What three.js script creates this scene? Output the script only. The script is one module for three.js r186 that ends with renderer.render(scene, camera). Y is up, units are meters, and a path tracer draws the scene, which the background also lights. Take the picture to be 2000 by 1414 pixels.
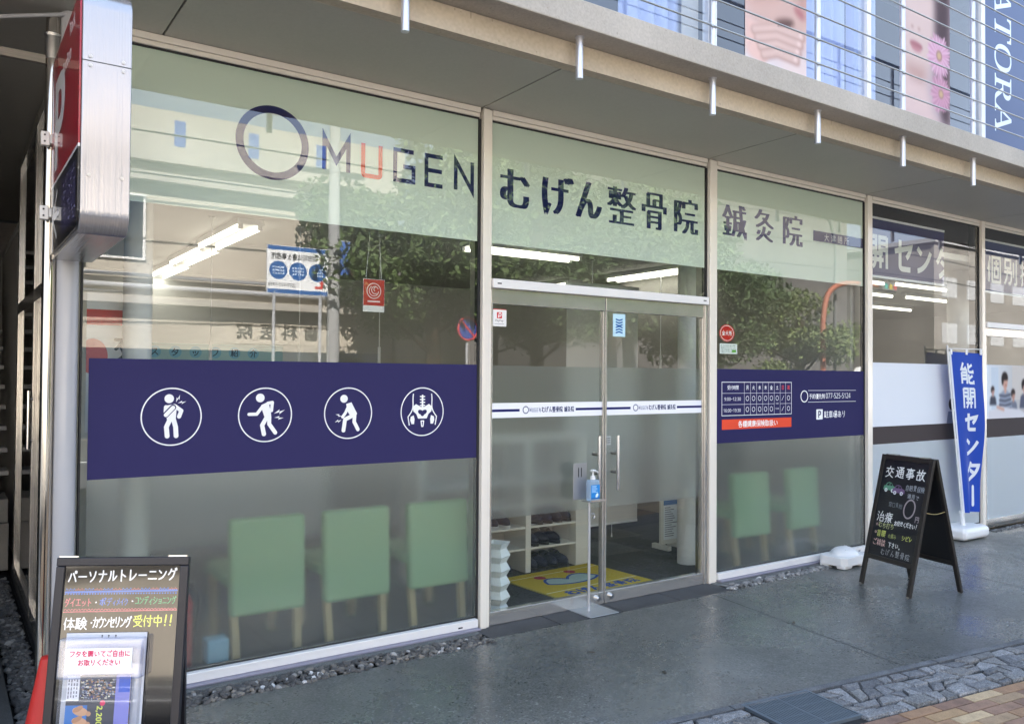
import * as THREE from 'three';
import { RoundedBoxGeometry } from 'three/addons/geometries/RoundedBoxGeometry.js';
import { mergeGeometries } from 'three/addons/utils/BufferGeometryUtils.js';
import { RectAreaLightUniformsLib } from 'three/addons/lights/RectAreaLightUniformsLib.js';

// ---------- camera, sky, sun, exposure ----------
const scene = new THREE.Scene();
const camera = new THREE.PerspectiveCamera(47.26, 1024 / 723, 0.05, 900);
{
  const yaw = 0.603627, pitch = 0.018711, roll = 0.006926;
  const fw = new THREE.Vector3(Math.sin(yaw) * Math.cos(pitch), Math.sin(pitch), -Math.cos(yaw) * Math.cos(pitch));
  const rt0 = new THREE.Vector3(Math.cos(yaw), 0, Math.sin(yaw)), up0 = new THREE.Vector3().crossVectors(rt0, fw);
  const rt = rt0.clone().multiplyScalar(Math.cos(roll)).addScaledVector(up0, Math.sin(roll));
  const up = up0.clone().multiplyScalar(Math.cos(roll)).addScaledVector(rt0, -Math.sin(roll));
  camera.position.set(0, 1.5, 4.2097);
  camera.quaternion.setFromRotationMatrix(new THREE.Matrix4().makeBasis(rt, up, fw.clone().negate()));
}
scene.add(camera);
const renderer = new THREE.WebGLRenderer({ antialias: true });
renderer.toneMapping = THREE.LinearToneMapping;
renderer.toneMappingExposure = 7.8;
renderer.shadowMap.enabled = true;
RectAreaLightUniformsLib.init();
const sunDir = new THREE.Vector3(-0.28, 0.66, -0.70).normalize();
{ // hazy spring sky, paler towards the horizon and round the sun
  const w = 512, h = 256, d = new Float32Array(w * h * 4), v = new THREE.Vector3();
  for (let j = 0; j < h; j++) for (let i = 0; i < w; i++) {
    const el = ((j + 0.5) / h - 0.5) * Math.PI, az = ((i + 0.5) / w - 0.5) * 2 * Math.PI; v.set(Math.cos(el) * Math.cos(az), Math.sin(el), Math.cos(el) * Math.sin(az));
    const t = Math.pow(Math.max(0, v.y), 0.42), glow = 0.22 * Math.pow(Math.max(0, v.dot(sunDir)), 6), k = (j * w + i) * 4;
    d[k] = 0.32 + (0.15 - 0.32) * t + glow; d[k + 1] = 0.35 + (0.21 - 0.35) * t + glow; d[k + 2] = 0.395 + (0.315 - 0.395) * t + glow * 0.95; d[k + 3] = 1;
  }
  const sky = new THREE.DataTexture(d, w, h, THREE.RGBAFormat, THREE.FloatType); sky.mapping = THREE.EquirectangularReflectionMapping; sky.magFilter = THREE.LinearFilter; sky.needsUpdate = true;
  scene.background = sky; scene.environment = sky;
}
const sun = new THREE.DirectionalLight(new THREE.Color(1, 0.95, 0.88), 5);
sun.position.copy(sunDir).multiplyScalar(60);
sun.castShadow = true;
Object.assign(sun.shadow.camera, { left: -40, right: 40, top: 40, bottom: -40, near: 1, far: 160 });
scene.add(sun); scene.add(sun.target);

// ---------- helpers ----------
let seed = 7;
const rnd = () => { seed = (seed + 0x6d2b79f5) | 0; let t = Math.imul(seed ^ (seed >>> 15), 1 | seed); t = (t + Math.imul(t ^ (t >>> 7), 61 | t)) ^ t; return ((t ^ (t >>> 14)) >>> 0) / 4294967296; };
const rr = (a, b) => a + (b - a) * rnd();
const taken = new Map();
const numbered = (n) => { const k = taken.get(n) ?? 0; taken.set(n, k + 1); return k ? n + '_' + String(k).padStart(3, '0') : n; };
const shadows = (o) => { o.traverse((m) => { if (m.isMesh) { m.castShadow = true; m.receiveShadow = true; } }); return o; };
function thing(name, label, category, pos = [0, 0, 0], turn = 0, group) {
  const o = new THREE.Group(); o.name = numbered(name); o.position.set(...pos); o.rotation.y = turn;
  o.userData = { label, category }; if (group) o.userData.group = group;
  scene.add(o); return o;
}
const merge = (g) => Array.isArray(g) ? (g.length === 1 ? g[0] : mergeGeometries(g.map((q) => { const n = q.index ? q.toNonIndexed() : q; for (const k of Object.keys(n.attributes)) if (!['position', 'normal', 'uv'].includes(k)) n.deleteAttribute(k); return n; }))) : g;
function part(parent, name, g, m, label) {
  const o = new THREE.Mesh(merge(g), m); o.name = name; o.castShadow = o.receiveShadow = true;
  if (label) o.userData.label = label;
  parent.add(o); return o;
}
function grp(parent, name, label) { const o = new THREE.Group(); o.name = name; if (label) o.userData.label = label; parent.add(o); return o; }
function struct(name, g, m) { const o = part(scene, numbered(name), g, m); o.userData.kind = 'structure'; return o; }
function solo(name, label, category, g, m, group) { const o = part(scene, numbered(name), g, m); o.userData = { label, category }; if (group) o.userData.group = group; return o; }
const box = (w, h, d, x = 0, y = 0, z = 0) => new THREE.BoxGeometry(w, h, d).translate(x, y, z);
const rbox = (w, h, d, r, x = 0, y = 0, z = 0, s = 2) => new RoundedBoxGeometry(w, h, d, s, Math.min(r, w / 2.01, h / 2.01, d / 2.01)).translate(x, y, z);
const span = (x0, x1, y0, y1, z0, z1, r = 0) => r ? rbox(x1 - x0, y1 - y0, z1 - z0, r, (x0 + x1) / 2, (y0 + y1) / 2, (z0 + z1) / 2) : box(x1 - x0, y1 - y0, z1 - z0, (x0 + x1) / 2, (y0 + y1) / 2, (z0 + z1) / 2);
const cyl = (r0, r1, h, x, y, z, n = 20) => new THREE.CylinderGeometry(r1, r0, h, n).translate(x, y + h / 2, z);
function rod(a, b, r, n = 10, r2 = r) {
  const A = new THREE.Vector3(...a), B = new THREE.Vector3(...b), d = B.clone().sub(A), L = d.length();
  return new THREE.CylinderGeometry(r2, r, L, n).translate(0, L / 2, 0).applyQuaternion(new THREE.Quaternion().setFromUnitVectors(new THREE.Vector3(0, 1, 0), d.normalize())).translate(...a);
}
function bar(a, b, w, h) { // a square bar
  const A = new THREE.Vector3(...a), B = new THREE.Vector3(...b), d = B.clone().sub(A), L = d.length();
  const m = new THREE.Matrix4().lookAt(B, A, Math.abs(d.y) > 0.9 * L ? new THREE.Vector3(0, 0, 1) : new THREE.Vector3(0, 1, 0));
  return new THREE.BoxGeometry(w, h, L).applyMatrix4(m).translate((a[0] + b[0]) / 2, (a[1] + b[1]) / 2, (a[2] + b[2]) / 2);
}
const tube = (pts, r, seg = 40, n = 8) => new THREE.TubeGeometry(new THREE.CatmullRomCurve3(pts.map((p) => new THREE.Vector3(...p))), seg, r, n);
function muv(g, s = 1, ox = 0, oy = 0) { // uv in metres, seen along the main axis of each face
  const p = g.attributes.position, n = g.attributes.normal, uv = new Float32Array(p.count * 2);
  for (let i = 0; i < p.count; i++) {
    const ax = Math.abs(n.getX(i)), ay = Math.abs(n.getY(i)), az = Math.abs(n.getZ(i)), x = p.getX(i), y = p.getY(i), z = p.getZ(i);
    const [u, v] = ay >= ax && ay >= az ? [x, z] : ax > az ? [z, y] : [x, y];
    uv[i * 2] = u * s + ox; uv[i * 2 + 1] = v * s + oy;
  }
  g.setAttribute('uv', new THREE.BufferAttribute(uv, 2)); return g;
}
// periodic noise
const hash = (x, y, s) => { let h = Math.imul(x, 374761393) ^ Math.imul(y, 668265263) ^ Math.imul(s, 1274126177); h = Math.imul(h ^ (h >>> 13), 1274126177); return ((h ^ (h >>> 16)) >>> 0) / 4294967296; };
function vn(u, v, per, s) {
  const x = u * per, y = v * per, ix = Math.floor(x), iy = Math.floor(y), fx = x - ix, fy = y - iy, a = fx * fx * (3 - 2 * fx), b = fy * fy * (3 - 2 * fy), w = (k) => ((k % per) + per) % per;
  const h = (i, j) => hash(w(ix + i), w(iy + j), s);
  return (h(0, 0) * (1 - a) + h(1, 0) * a) * (1 - b) + (h(0, 1) * (1 - a) + h(1, 1) * a) * b;
}
const fb = (u, v, per, oct, s) => { let t = 0, a = 0.5, n = 0; for (let i = 0; i < oct; i++) { t += a * vn(u, v, per, s + i); n += a; a *= 0.5; per *= 2; } return t / n; };
function tex(w, h, fn, srgb = true) {
  const d = new Uint8Array(w * h * 4);
  for (let y = 0; y < h; y++) for (let x = 0; x < w; x++) { const c = fn(x / w, y / h), i = (y * w + x) * 4; d[i] = c[0]; d[i + 1] = c[1] ?? c[0]; d[i + 2] = c[2] ?? c[0]; d[i + 3] = 255; }
  const t = new THREE.DataTexture(d, w, h); t.wrapS = t.wrapT = THREE.RepeatWrapping; t.magFilter = THREE.LinearFilter; t.minFilter = THREE.LinearMipmapLinearFilter; t.generateMipmaps = true;
  if (srgb) t.colorSpace = THREE.SRGBColorSpace; t.needsUpdate = true; return t;
}
const rep = (t, sx, sy = sx) => { const c = t.clone(); c.repeat.set(sx, sy); c.needsUpdate = true; return c; };
const cl = (x) => Math.max(0, Math.min(255, x));
const L = (r, g, b) => new THREE.Color().setRGB(r, g, b);
const std = (color, roughness = 0.6, o = {}) => new THREE.MeshStandardMaterial({ color: Array.isArray(color) ? L(...color) : color, roughness, ...o });
const phy = (color, roughness, o = {}) => new THREE.MeshPhysicalMaterial({ color: Array.isArray(color) ? L(...color) : color, roughness, ...o });
// ---------- brush-stroke lettering: each character is a set of strokes in a 100 x 100 box ----------
const GL = {
  口: 'M15 12H85V88H15Z', 日: 'M18 8H82V92H18ZM18 50H82', 目: 'M18 5H82V95H18ZM18 35H82M18 65H82', 田: 'M12 12H88V90H12ZM50 12V90M12 50H88',
  月: 'M25 6H78V92Q78 96 66 94M25 6V55Q25 80 12 96M25 34H78M25 62H78', 木: 'M6 32H94M50 4V98M50 34Q36 66 6 84M50 34Q66 66 96 84',
  火: 'M50 6Q50 60 10 94M50 50Q60 76 94 94M22 32Q22 46 14 56M82 28Q78 44 68 54', 水: 'M50 4V88Q50 96 38 92M10 32H40Q32 62 8 80M88 22Q74 38 56 48M50 36Q64 66 94 82',
  金: 'M50 4Q34 26 6 42M50 4Q66 26 94 42M30 42H70M16 60H84M50 42V92M28 68L36 84M74 68L64 84M8 94H92', 土: 'M20 38H80M50 8V90M6 90H94', 士: 'M6 38H94M50 8V88M20 88H80',
  大: 'M6 36H94M50 6Q50 66 8 94M50 40Q62 76 94 94', 亻: 'M70 4Q50 34 20 54M50 36V98', 氵: 'M30 8L70 22M15 36L58 50M20 94Q50 76 70 58',
  阝: 'M20 6V98M20 8H78Q66 30 50 40Q84 46 78 66Q72 76 48 72', 宀: 'M50 0V22M8 22V60M8 24H92V56', 元: 'M22 8H78M4 40H96M36 40Q36 80 6 96M64 40V84Q64 94 76 94H94V74',
  扌: 'M10 26H90M55 4V86Q55 96 30 92M8 66L90 48', 言: 'M50 2L60 12M8 20H92M22 36H78M22 52H78M22 66H78V96H22Z',
  糸: 'M50 2L24 24L60 34M80 14L20 50H84M66 40L90 56M50 50V98M28 64Q24 78 8 90M72 64L92 86', 禾: 'M78 4Q50 14 18 16M6 36H94M50 12V98M50 38Q38 64 6 80M50 38Q64 60 94 74',
  貝: 'M22 4H78V70H22ZM22 26H78M22 48H78M36 74Q28 88 6 96M62 74Q74 84 94 96', 馬: 'M16 6V66H88Q90 96 74 94M16 6H86M16 26H82M16 46H82M50 6V66M8 76L4 94M28 74L32 92M46 74L52 90M62 72L70 86',
  門: 'M8 4V98M8 6H42V42H8M8 24H42M92 4V98M92 6H58V42H92M58 24H92', 攵: 'M34 2Q24 30 4 46M26 24H96M72 24Q62 72 4 96M28 40Q46 80 96 96', 又: 'M10 14H82Q66 72 6 96M22 30Q44 76 96 96',
  束: 'M6 14H94M50 0V98M20 30H80V56H20ZM50 56Q36 80 4 94M50 56Q66 78 96 92', 正: 'M8 10H92M50 10V92M50 48H84M22 44V92M4 92H96',
  整: '束@2,2,48,52|攵@50,0,48,56|正@6,58,88,40', 骨: 'M26 4H76V38M26 4V38M50 20H76M50 20V38M8 54V38H92V54M28 52H72V92Q72 98 60 95M28 52V98M28 66H72M28 80H72',
  院: '阝@2,5,32,92|宀@36,2,62,44|元@36,38,62,60', 鍼: '金@0,2,42,96|M46 22H98M52 22V60Q50 84 42 96M58 40H74M58 54H74V78H58ZM76 2Q78 60 98 94V80M96 44Q88 72 66 96M86 4L94 14',
  灸: 'M34 2Q26 18 8 30M30 14H68Q58 40 14 54M46 26Q62 44 92 54|火@6,50,88,48', 津: '氵@0,2,32,96|M38 14H84V44M32 28H98M38 44H84M38 60H90M32 76H98M62 2V98',
  膳: '月@2,4,32,94|M50 2L56 10M84 2L78 10M40 14H96M44 24H92M38 36H98M67 14V36M52 42L56 50M82 42L78 50M38 54H98M46 64H90V94H46Z',
  所: 'M6 8H46M12 24H42V48H12ZM12 24V60Q10 84 2 94M92 6Q76 14 56 16M58 16V54Q56 82 46 94M58 44H98M80 44V98',
  受: 'M84 2Q60 10 14 12M20 18L26 30M48 16L52 28M82 14L72 30M8 50V36H92V50M20 56H76Q60 84 10 96M30 62Q54 86 92 96', 付: '亻@0,2,34,96|M36 30H98M76 4V88Q76 96 58 92M46 48L58 64',
  時: '日@2,10,30,76|M42 20H94M66 4V40M36 40H98M38 58H98M80 44V90Q80 96 64 92M50 66L58 80', 間: '門@2,2,96,96|日@30,46,40,46', 開: '門@2,2,96,96|M28 54H72M24 72H76M40 54V74Q38 88 28 94M62 54V96',
  祝: 'M24 2L34 12M6 22H40Q30 50 4 66M24 46V98M30 50L42 62M50 8H90V44H50ZM60 44Q58 80 42 96M78 44V86Q78 94 88 94H98V76',
  各: 'M40 2Q30 24 10 38M36 14H74Q58 44 6 62M34 26Q56 48 96 58M26 62H76V96H26Z', 種: '禾@0,2,38,96|M92 4Q70 10 44 10M38 22H98M46 34H92V66H46ZM46 50H92M69 8V92M42 78H94M36 94H100',
  健: '亻@0,2,24,96|M50 10H92V40M44 24H98M50 40H92M48 54H94M46 68H98M72 2V80M26 18H42L30 44H42Q40 74 22 92M28 62Q44 92 98 92',
  康: 'M52 0V12M12 14H96M16 14V60Q14 84 4 96M32 26H82V52M24 39H94M32 52H82M56 16V90Q56 96 46 93M28 60L38 68M24 90Q40 82 48 74M88 58L66 70M64 64Q76 84 94 92',
  保: '亻@0,2,32,96|M42 8H90V38H42ZM34 56H98M66 38V98M64 58Q54 80 34 90M68 58Q78 78 98 90', 険: '阝@0,2,32,96|M66 2Q54 24 34 36M66 2Q80 24 98 36M50 36H82M42 48H90V66H42ZM66 36V66Q62 86 36 96M68 66Q78 84 98 96',
  取: 'M2 10H56M12 10V84M44 10V96M12 34H44M12 56H44M2 86L56 76|又@52,12,48,84', 扱: '扌@0,2,36,96|M38 12H80Q76 30 70 38H94Q84 76 46 96M52 12Q52 66 34 94M54 44Q70 82 98 94',
  予: 'M20 10H78L50 34M30 24L62 44M8 46H90L78 64M50 46V88Q50 96 34 92', 約: '糸@0,2,44,96|M62 2Q56 26 44 40M58 20H94Q94 80 84 92Q78 96 68 90M60 46L72 60',
  優: '亻@0,2,26,96|M32 8H98M62 8V16M42 18H90V46H42ZM42 28H90M42 37H90M32 58V52H98V58M48 62L42 72M56 60Q56 72 66 72H78M66 58L70 64M86 60L92 68M56 74Q48 84 34 90M50 80H86Q72 94 36 98M56 82Q72 94 98 98',
  先: 'M26 4Q22 22 10 34M22 20H84M50 4V46M4 46H96M38 46Q36 80 8 96M64 46V84Q64 94 76 94H96V76', 制: 'M16 4Q12 18 4 26M12 16H58M4 34H64M34 4V96M12 50H58V82M12 50V84M74 14V70M94 4V88Q94 96 78 92',
  駐: '馬@0,4,46,92|M70 2L78 12M52 22H98M56 54H94M75 22V92M48 92H100', 車: 'M10 12H90M20 26H80V70H20ZM20 48H80M50 2V98M4 84H96',
  場: '土@0,16,32,66|M44 4H90V40H44ZM44 22H90M34 50H98M52 50Q46 66 34 76M46 62H94Q94 92 84 96L76 92M62 62Q54 82 36 94M78 62Q70 86 50 98',
  体: '亻@0,2,32,96|M34 26H98M66 4V98M66 28Q56 60 34 78M66 28Q78 60 98 78M52 76H82', 験: '馬@0,4,44,92|M70 2Q60 24 46 34M70 2Q82 24 98 34M56 36H86M50 46H92V64H50ZM70 36V64Q66 84 46 96M72 64Q80 84 98 96',
  中: 'M12 26H88V64H12ZM50 4V98', 自: 'M50 2L40 16M18 18H82V96H18ZM18 44H82M18 70H82', 由: 'M12 28H88V94H12ZM50 4V94M12 60H88', 円: 'M12 10H88V88Q88 96 74 92M12 10V98M50 10V50M12 50H88',
  交: 'M50 2V20M6 22H94M34 30Q26 44 8 54M66 30Q76 44 92 54M68 44Q54 82 8 96M32 46Q50 82 94 96', 故: 'M2 28H46M24 6V50M8 50H42V90H8Z|攵@44,2,56,94',
  通: 'M12 6L24 18M4 38H22V74Q14 84 4 90M22 74Q40 94 98 92M38 6H90L70 20M52 14L76 26M38 28H92V80L84 78M38 28V82M38 44H92M38 60H92M65 28V80',
  事: 'M6 12H94M24 22H76V38H24ZM12 50H84V76M4 63H96M12 76H84M50 2V88Q50 96 34 92', 賠: '貝@0,4,36,92|M68 2V12M42 14H98M56 22L60 36M86 22L80 36M38 42H100M48 56H92V92H48Z',
  責: 'M14 10H86M20 22H80M6 34H94M50 2V34|貝@16,40,68,58', 用: 'M20 6H84V88Q84 96 70 92M20 6V60Q18 84 6 96M20 34H84M20 60H84M52 6V92',
  適: 'M12 6L24 18M4 38H22V74Q14 84 4 90M22 74Q40 94 98 92M66 2V12M36 12H98M52 16L56 26M84 16L78 26M40 28H94V80L86 78M40 28V82M67 34V56M52 42H82M54 56H80V72H54Z',
  窓: 'M50 0V10M8 30V12H92V28M36 18Q32 34 12 42M62 18Q66 32 90 38M50 36L26 58H74M64 48L78 62M24 70L12 90M38 68V88Q38 96 52 96H70V82M52 64L58 76M82 68L92 84',
  負: 'M38 2Q28 18 10 28M34 12H70L58 26|貝@16,26,68,72', 担: '扌@0,2,38,96|M46 16H92V74H46ZM46 44H92M38 92H100', 治: '氵@0,2,32,96|M66 2Q56 28 40 44L90 40M78 28L94 48M44 60H90V94H44Z',
  療: 'M54 0V10M20 12H98M24 12V56Q22 84 6 96M4 26L12 38M2 66L16 56M32 28H94M62 16Q54 36 30 50M62 20Q74 40 98 48M44 50H82V70H44ZM44 60H82M63 70V90L54 94M48 76L36 90M78 76L92 88',
  任: '亻@0,2,34,96|M90 6Q70 14 44 16M36 46H98M68 14V88M42 88H94', 打: '扌@0,2,40,96|M42 16H100M74 16V88Q74 96 54 92', 首: 'M30 2L38 16M70 2L62 16M6 20H94M50 20L44 36M22 38H78V96H22ZM22 56H78M22 76H78',
  腰: '月@0,4,32,94|M36 10H98M42 20H92V48H42ZM58 10V48M76 10V48M36 66H98M62 52Q56 70 44 82L90 96M82 66Q72 88 38 98',
  痛: 'M54 0V10M20 12H98M24 12V56Q22 84 6 96M4 26L12 38M2 66L16 56M36 22H86L66 34M52 28L72 38M36 42H90V92L80 92M36 42V96M36 58H90M36 74H90M63 42V94',
  相: '木@0,2,46,96|目@54,8,42,86', 談: '言@0,2,42,96|火@46,2,52,46|火@46,52,52,46', 下: 'M6 12H94M48 12V96M50 38L80 58',
  能: 'M24 2L8 32H42M34 20L48 40M8 46H46V92L38 92M8 46V98M8 60H46M8 76H46M60 4V36Q60 44 72 44H94V34M90 10L62 24M60 54V86Q60 94 72 94H96V82M90 60L62 74',
  個: '亻@0,2,28,96|M36 8H94V94H36ZM48 28H82M65 16V46M52 46H78V76H52Z', 別: 'M10 8H50V38H10ZM2 52H56Q56 92 44 94L36 88M28 40Q28 74 4 96M72 14V70M94 4V88Q94 96 78 92',
  指: '扌@0,2,38,96|M50 4V32Q50 42 62 42H94V30M88 12L52 24M50 54H90V94H50ZM50 74H90', 羽: 'M6 10H44V88L30 92M12 26L24 40M8 70L34 54M54 10H94V88L80 92M60 26L72 40M56 70L84 54',
  司: 'M10 10H88V88Q88 96 72 92M10 30H68M18 48H62V80H18Z', 法: '氵@0,2,32,96|M42 24H92M66 4V46M34 46H98M58 46Q52 70 40 86L90 82M76 66L94 92',
  書: 'M20 8H80V38M6 23H94M20 38H80M14 48H86M4 58H96M50 0V58M24 66H76V96H24ZM24 81H76',
  務: 'M6 8H44L28 24M16 20L34 32M2 40H46L38 50M26 40V88Q26 96 14 92M24 50L4 76M66 2Q60 14 48 24M62 12H92Q80 34 48 44M62 18Q78 36 98 42M50 60H90Q88 92 78 96L70 90M70 48Q68 84 42 98',
  歯: 'M50 2V34M50 16H82M24 14V34M6 34H94M14 44V94H86V44M50 42V88M28 46L34 56M72 46L66 56M22 64H78M46 68L26 86M54 68L76 84', 科: '禾@0,2,44,96|M56 12L68 24M52 36L66 48M46 70L100 60M82 2V98',
  医: 'M8 8H94M8 8V94H96M34 16Q30 32 18 40M30 28H82M20 52H90M54 28V52Q50 76 22 86M56 54Q68 74 90 84', 紹: '糸@0,2,44,96|M50 8H92V40L82 44M68 8Q66 34 48 48M54 58H92V94H54Z', 介: 'M50 2Q36 32 4 48M50 2Q66 32 96 48M36 44V66Q34 86 18 98M66 44V98',
  い: 'M16 18Q14 70 32 84Q42 90 46 68M76 24Q92 44 90 72', あ: 'M16 22H82M44 4Q40 54 52 88M74 38Q56 84 26 84Q10 82 14 66Q24 44 56 44Q88 46 88 70Q86 88 62 94', り: 'M26 8Q20 40 28 54Q32 44 38 38M70 8Q80 60 46 94',
  む: 'M8 26H60M34 6V62Q34 78 20 76Q8 74 12 60Q18 48 34 56M34 62V78Q34 92 54 92H72Q86 92 84 66M70 22L88 40', げ: 'M16 10Q8 50 18 90L26 72M38 36H84M64 10V56Q64 82 46 94M80 6L86 18M92 4L98 16',
  ん: 'M52 4Q30 50 12 94Q30 50 46 50Q58 52 58 72Q58 92 70 90Q84 86 92 62', を: 'M14 20H78M42 4Q36 34 14 54Q46 36 54 66M88 38Q42 54 32 76Q36 94 84 90', て: 'M8 18H90Q48 30 46 62Q48 90 80 92',
  ご: 'M22 20H70Q78 22 66 34M20 64Q14 88 50 88H84M82 4L88 16M94 0L100 12', に: 'M18 10Q8 50 20 90L28 72M46 28H86M46 68Q42 84 66 84H90', お: 'M8 30H66M34 6V80Q32 92 18 86Q6 76 30 60Q70 40 86 60Q92 84 58 90M76 14L92 28',
  く: 'M72 6Q50 34 22 48Q50 64 78 94', だ: 'M8 26H56M36 6Q30 54 8 90M56 46H88M52 72Q52 88 72 88H92M80 4L86 16M92 2L98 14', さ: 'M12 28H86M42 6Q60 40 78 60Q56 50 36 56M24 66Q20 92 70 92',
  で: 'M8 18H86Q44 32 44 62Q46 88 78 90M72 36L80 48M86 30L94 42', せ: 'M6 38H94M72 10V56Q70 68 58 60M28 12V76Q30 90 52 90H84', ち: 'M10 24H86M44 6Q36 40 20 66Q46 40 70 46Q90 56 76 78Q64 92 34 92',
  の: 'M52 20Q48 66 28 80Q10 76 14 50Q24 16 58 18Q92 24 86 60Q80 84 56 90', み: 'M18 14H54Q40 64 14 78Q2 70 16 58Q60 50 92 70M78 38Q76 76 52 94', や: 'M8 44Q50 14 78 22Q96 36 78 54L62 50M50 4L60 20M22 22L48 94',
  ま: 'M14 20H86M20 42H82M52 4V74Q50 92 28 88Q12 78 30 70Q60 66 86 88',
  パ: 'M34 26Q28 60 8 86M58 22Q76 52 90 86M94 12Q94 20 86 20Q78 20 78 12Q78 4 86 4Q94 4 94 12', ー: 'M8 50H92', ソ: 'M16 16L28 44M82 12Q78 64 30 92', ナ: 'M8 34H92M54 6Q56 66 22 94', ル: 'M28 14Q32 66 6 90M56 10V86Q76 76 94 52',
  ト: 'M36 6V94M36 36L80 58', レ: 'M24 8V88Q62 76 88 40', ニ: 'M18 24H82M6 82H94', ン: 'M12 18L36 36M12 88Q64 80 90 26', グ: 'M36 8Q28 34 6 52M32 24H74Q68 74 20 94M80 4L86 16M92 0L98 12',
  ダ: 'M36 8Q28 34 6 52M32 24H74Q68 74 20 94M30 44L62 64M80 4L86 16M92 0L98 12', タ: 'M40 6Q30 36 8 54M36 24H84Q78 76 22 96M34 46L70 68', イ: 'M84 8Q54 44 8 60M52 38V96', エ: 'M14 16H86M50 16V84M6 84H94',
  ッ: 'M18 44L26 62M44 40L50 58M84 42Q78 80 36 94', ホ: 'M8 30H92M50 6V88L38 84M28 48Q22 66 8 78M72 48L92 76', デ: 'M20 14H66M6 40H88M50 40Q48 78 20 94M78 4L84 16M90 0L96 12', ィ: 'M74 36Q50 60 18 72M50 58V98',
  コ: 'M14 18H82V88M12 86H82', シ: 'M16 12L36 24M8 38L28 50M14 90Q66 80 92 30', ョ: 'M26 40H76V92M28 64H76M24 90H76', カ: 'M10 30H84Q84 90 72 92L58 86M44 6Q46 66 10 94', ウ: 'M50 4V22M14 48V24H86Q86 78 34 96',
  セ: 'M8 42L88 26Q82 44 66 58M34 8V80Q34 90 50 90H86', リ: 'M24 10V60M76 6Q82 70 36 94', フ: 'M10 16H86Q80 70 24 94', ス: 'M16 14H76Q64 60 8 92M52 54L90 90', ビ: 'M22 10V76Q22 88 40 88H84M22 46Q54 42 76 28M78 4L84 16M90 0L96 12',
  ク: 'M40 6Q30 36 8 54M36 24H84Q78 76 22 96', メ: 'M80 8Q64 64 12 94M26 30Q56 54 84 78', ボ: 'M8 34H84M46 10V88L34 84M26 50Q20 66 8 78M68 50L86 76M78 6L84 18M90 2L96 14',
  '・': 'M49 50H51', '。': 'M32 82Q32 92 22 92Q12 92 12 82Q12 72 22 72Q32 72 32 82', '!': 'M56 4L44 66M40 90L39 93',
  M: 'M6 98V4L50 70L94 4V98', U: 'M8 2V86Q8 98 20 98H80Q92 98 92 86V2', G: 'M94 4H6V96H94V52H44', E: 'M94 4H6V96H94M6 50H90', N: 'M6 98V4L94 96V2',
};
function trace(g, ch, x, y, w, h) {
  const d = GL[ch]; if (!d) return;
  for (const piece of d.split('|')) {
    const at = piece.indexOf('@');
    if (at > 0) { const [a, b, c, e] = piece.slice(at + 1).split(',').map(Number); trace(g, piece.slice(0, at), x + a * w / 100, y + b * h / 100, c * w / 100, e * h / 100); continue; }
    let cx = 0, cy = 0, sx = 0, sy = 0;
    const X = (v) => x + v * w / 100, Y = (v) => y + v * h / 100;
    for (const m of piece.matchAll(/([MLHVQZ])([^MLHVQZ]*)/g)) {
      const n = m[2].trim().split(/[ ,]+/).map(Number);
      if (m[1] === 'M') { [cx, cy] = n; sx = cx; sy = cy; g.moveTo(X(cx), Y(cy)); }
      else if (m[1] === 'L') { [cx, cy] = n; g.lineTo(X(cx), Y(cy)); }
      else if (m[1] === 'H') { cx = n[0]; g.lineTo(X(cx), Y(cy)); }
      else if (m[1] === 'V') { cy = n[0]; g.lineTo(X(cx), Y(cy)); }
      else if (m[1] === 'Q') { cx = n[2]; cy = n[3]; g.quadraticCurveTo(X(n[0]), Y(n[1]), X(cx), Y(cy)); }
      else { cx = sx; cy = sy; g.closePath(); }
    }
  }
}
// one character; fat > 0 widens upright strokes as a broad pen does
function kan(g, ch, x, y, w, h, lw, color, fat = 0, cap = 'round') {
  g.strokeStyle = color; g.lineWidth = lw; g.lineCap = cap; g.lineJoin = cap === 'round' ? 'round' : 'miter';
  const n = fat ? Math.max(2, Math.ceil(2 * fat / (lw * 0.5))) : 1;
  for (let i = 0; i < n; i++) { const o = fat ? -fat + 2 * fat * i / (n - 1) : 0; g.beginPath(); trace(g, ch, x + o, y, w, h); g.stroke(); }
}
function line(g, s, x, y, w, h, lw, color, o = {}) { // characters set in w x h cells from x; dx is the advance
  const dx = o.dx ?? w * 1.06; let i = 0;
  for (const ch of s) { kan(g, ch, x + i * (o.vert ? 0 : dx), y + (o.vert ? i * (o.dy ?? h * 1.08) : 0) + (o.slope ?? 0) * i, w, h, lw, color, o.fat ?? 0, o.cap); i++; }
}
function latin(g, s, x, y, size, color, font = 'sans-serif', align = 'left', sx = 1, bold = '') {
  g.save(); g.translate(x, y); g.scale(sx * size / 100, size / 100); g.font = bold + ' 100px ' + font; g.textAlign = align; g.textBaseline = 'alphabetic'; g.fillStyle = color; g.fillText(s, 0, 0); g.restore();
}
function canvasTex(w, h, draw) {
  const c = document.createElement('canvas'); c.width = Math.round(w); c.height = Math.round(h);
  const g = c.getContext('2d'); draw(g, w, h);
  const t = new THREE.CanvasTexture(c); t.colorSpace = THREE.SRGBColorSpace; t.anisotropy = 8; return t;
}
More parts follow.
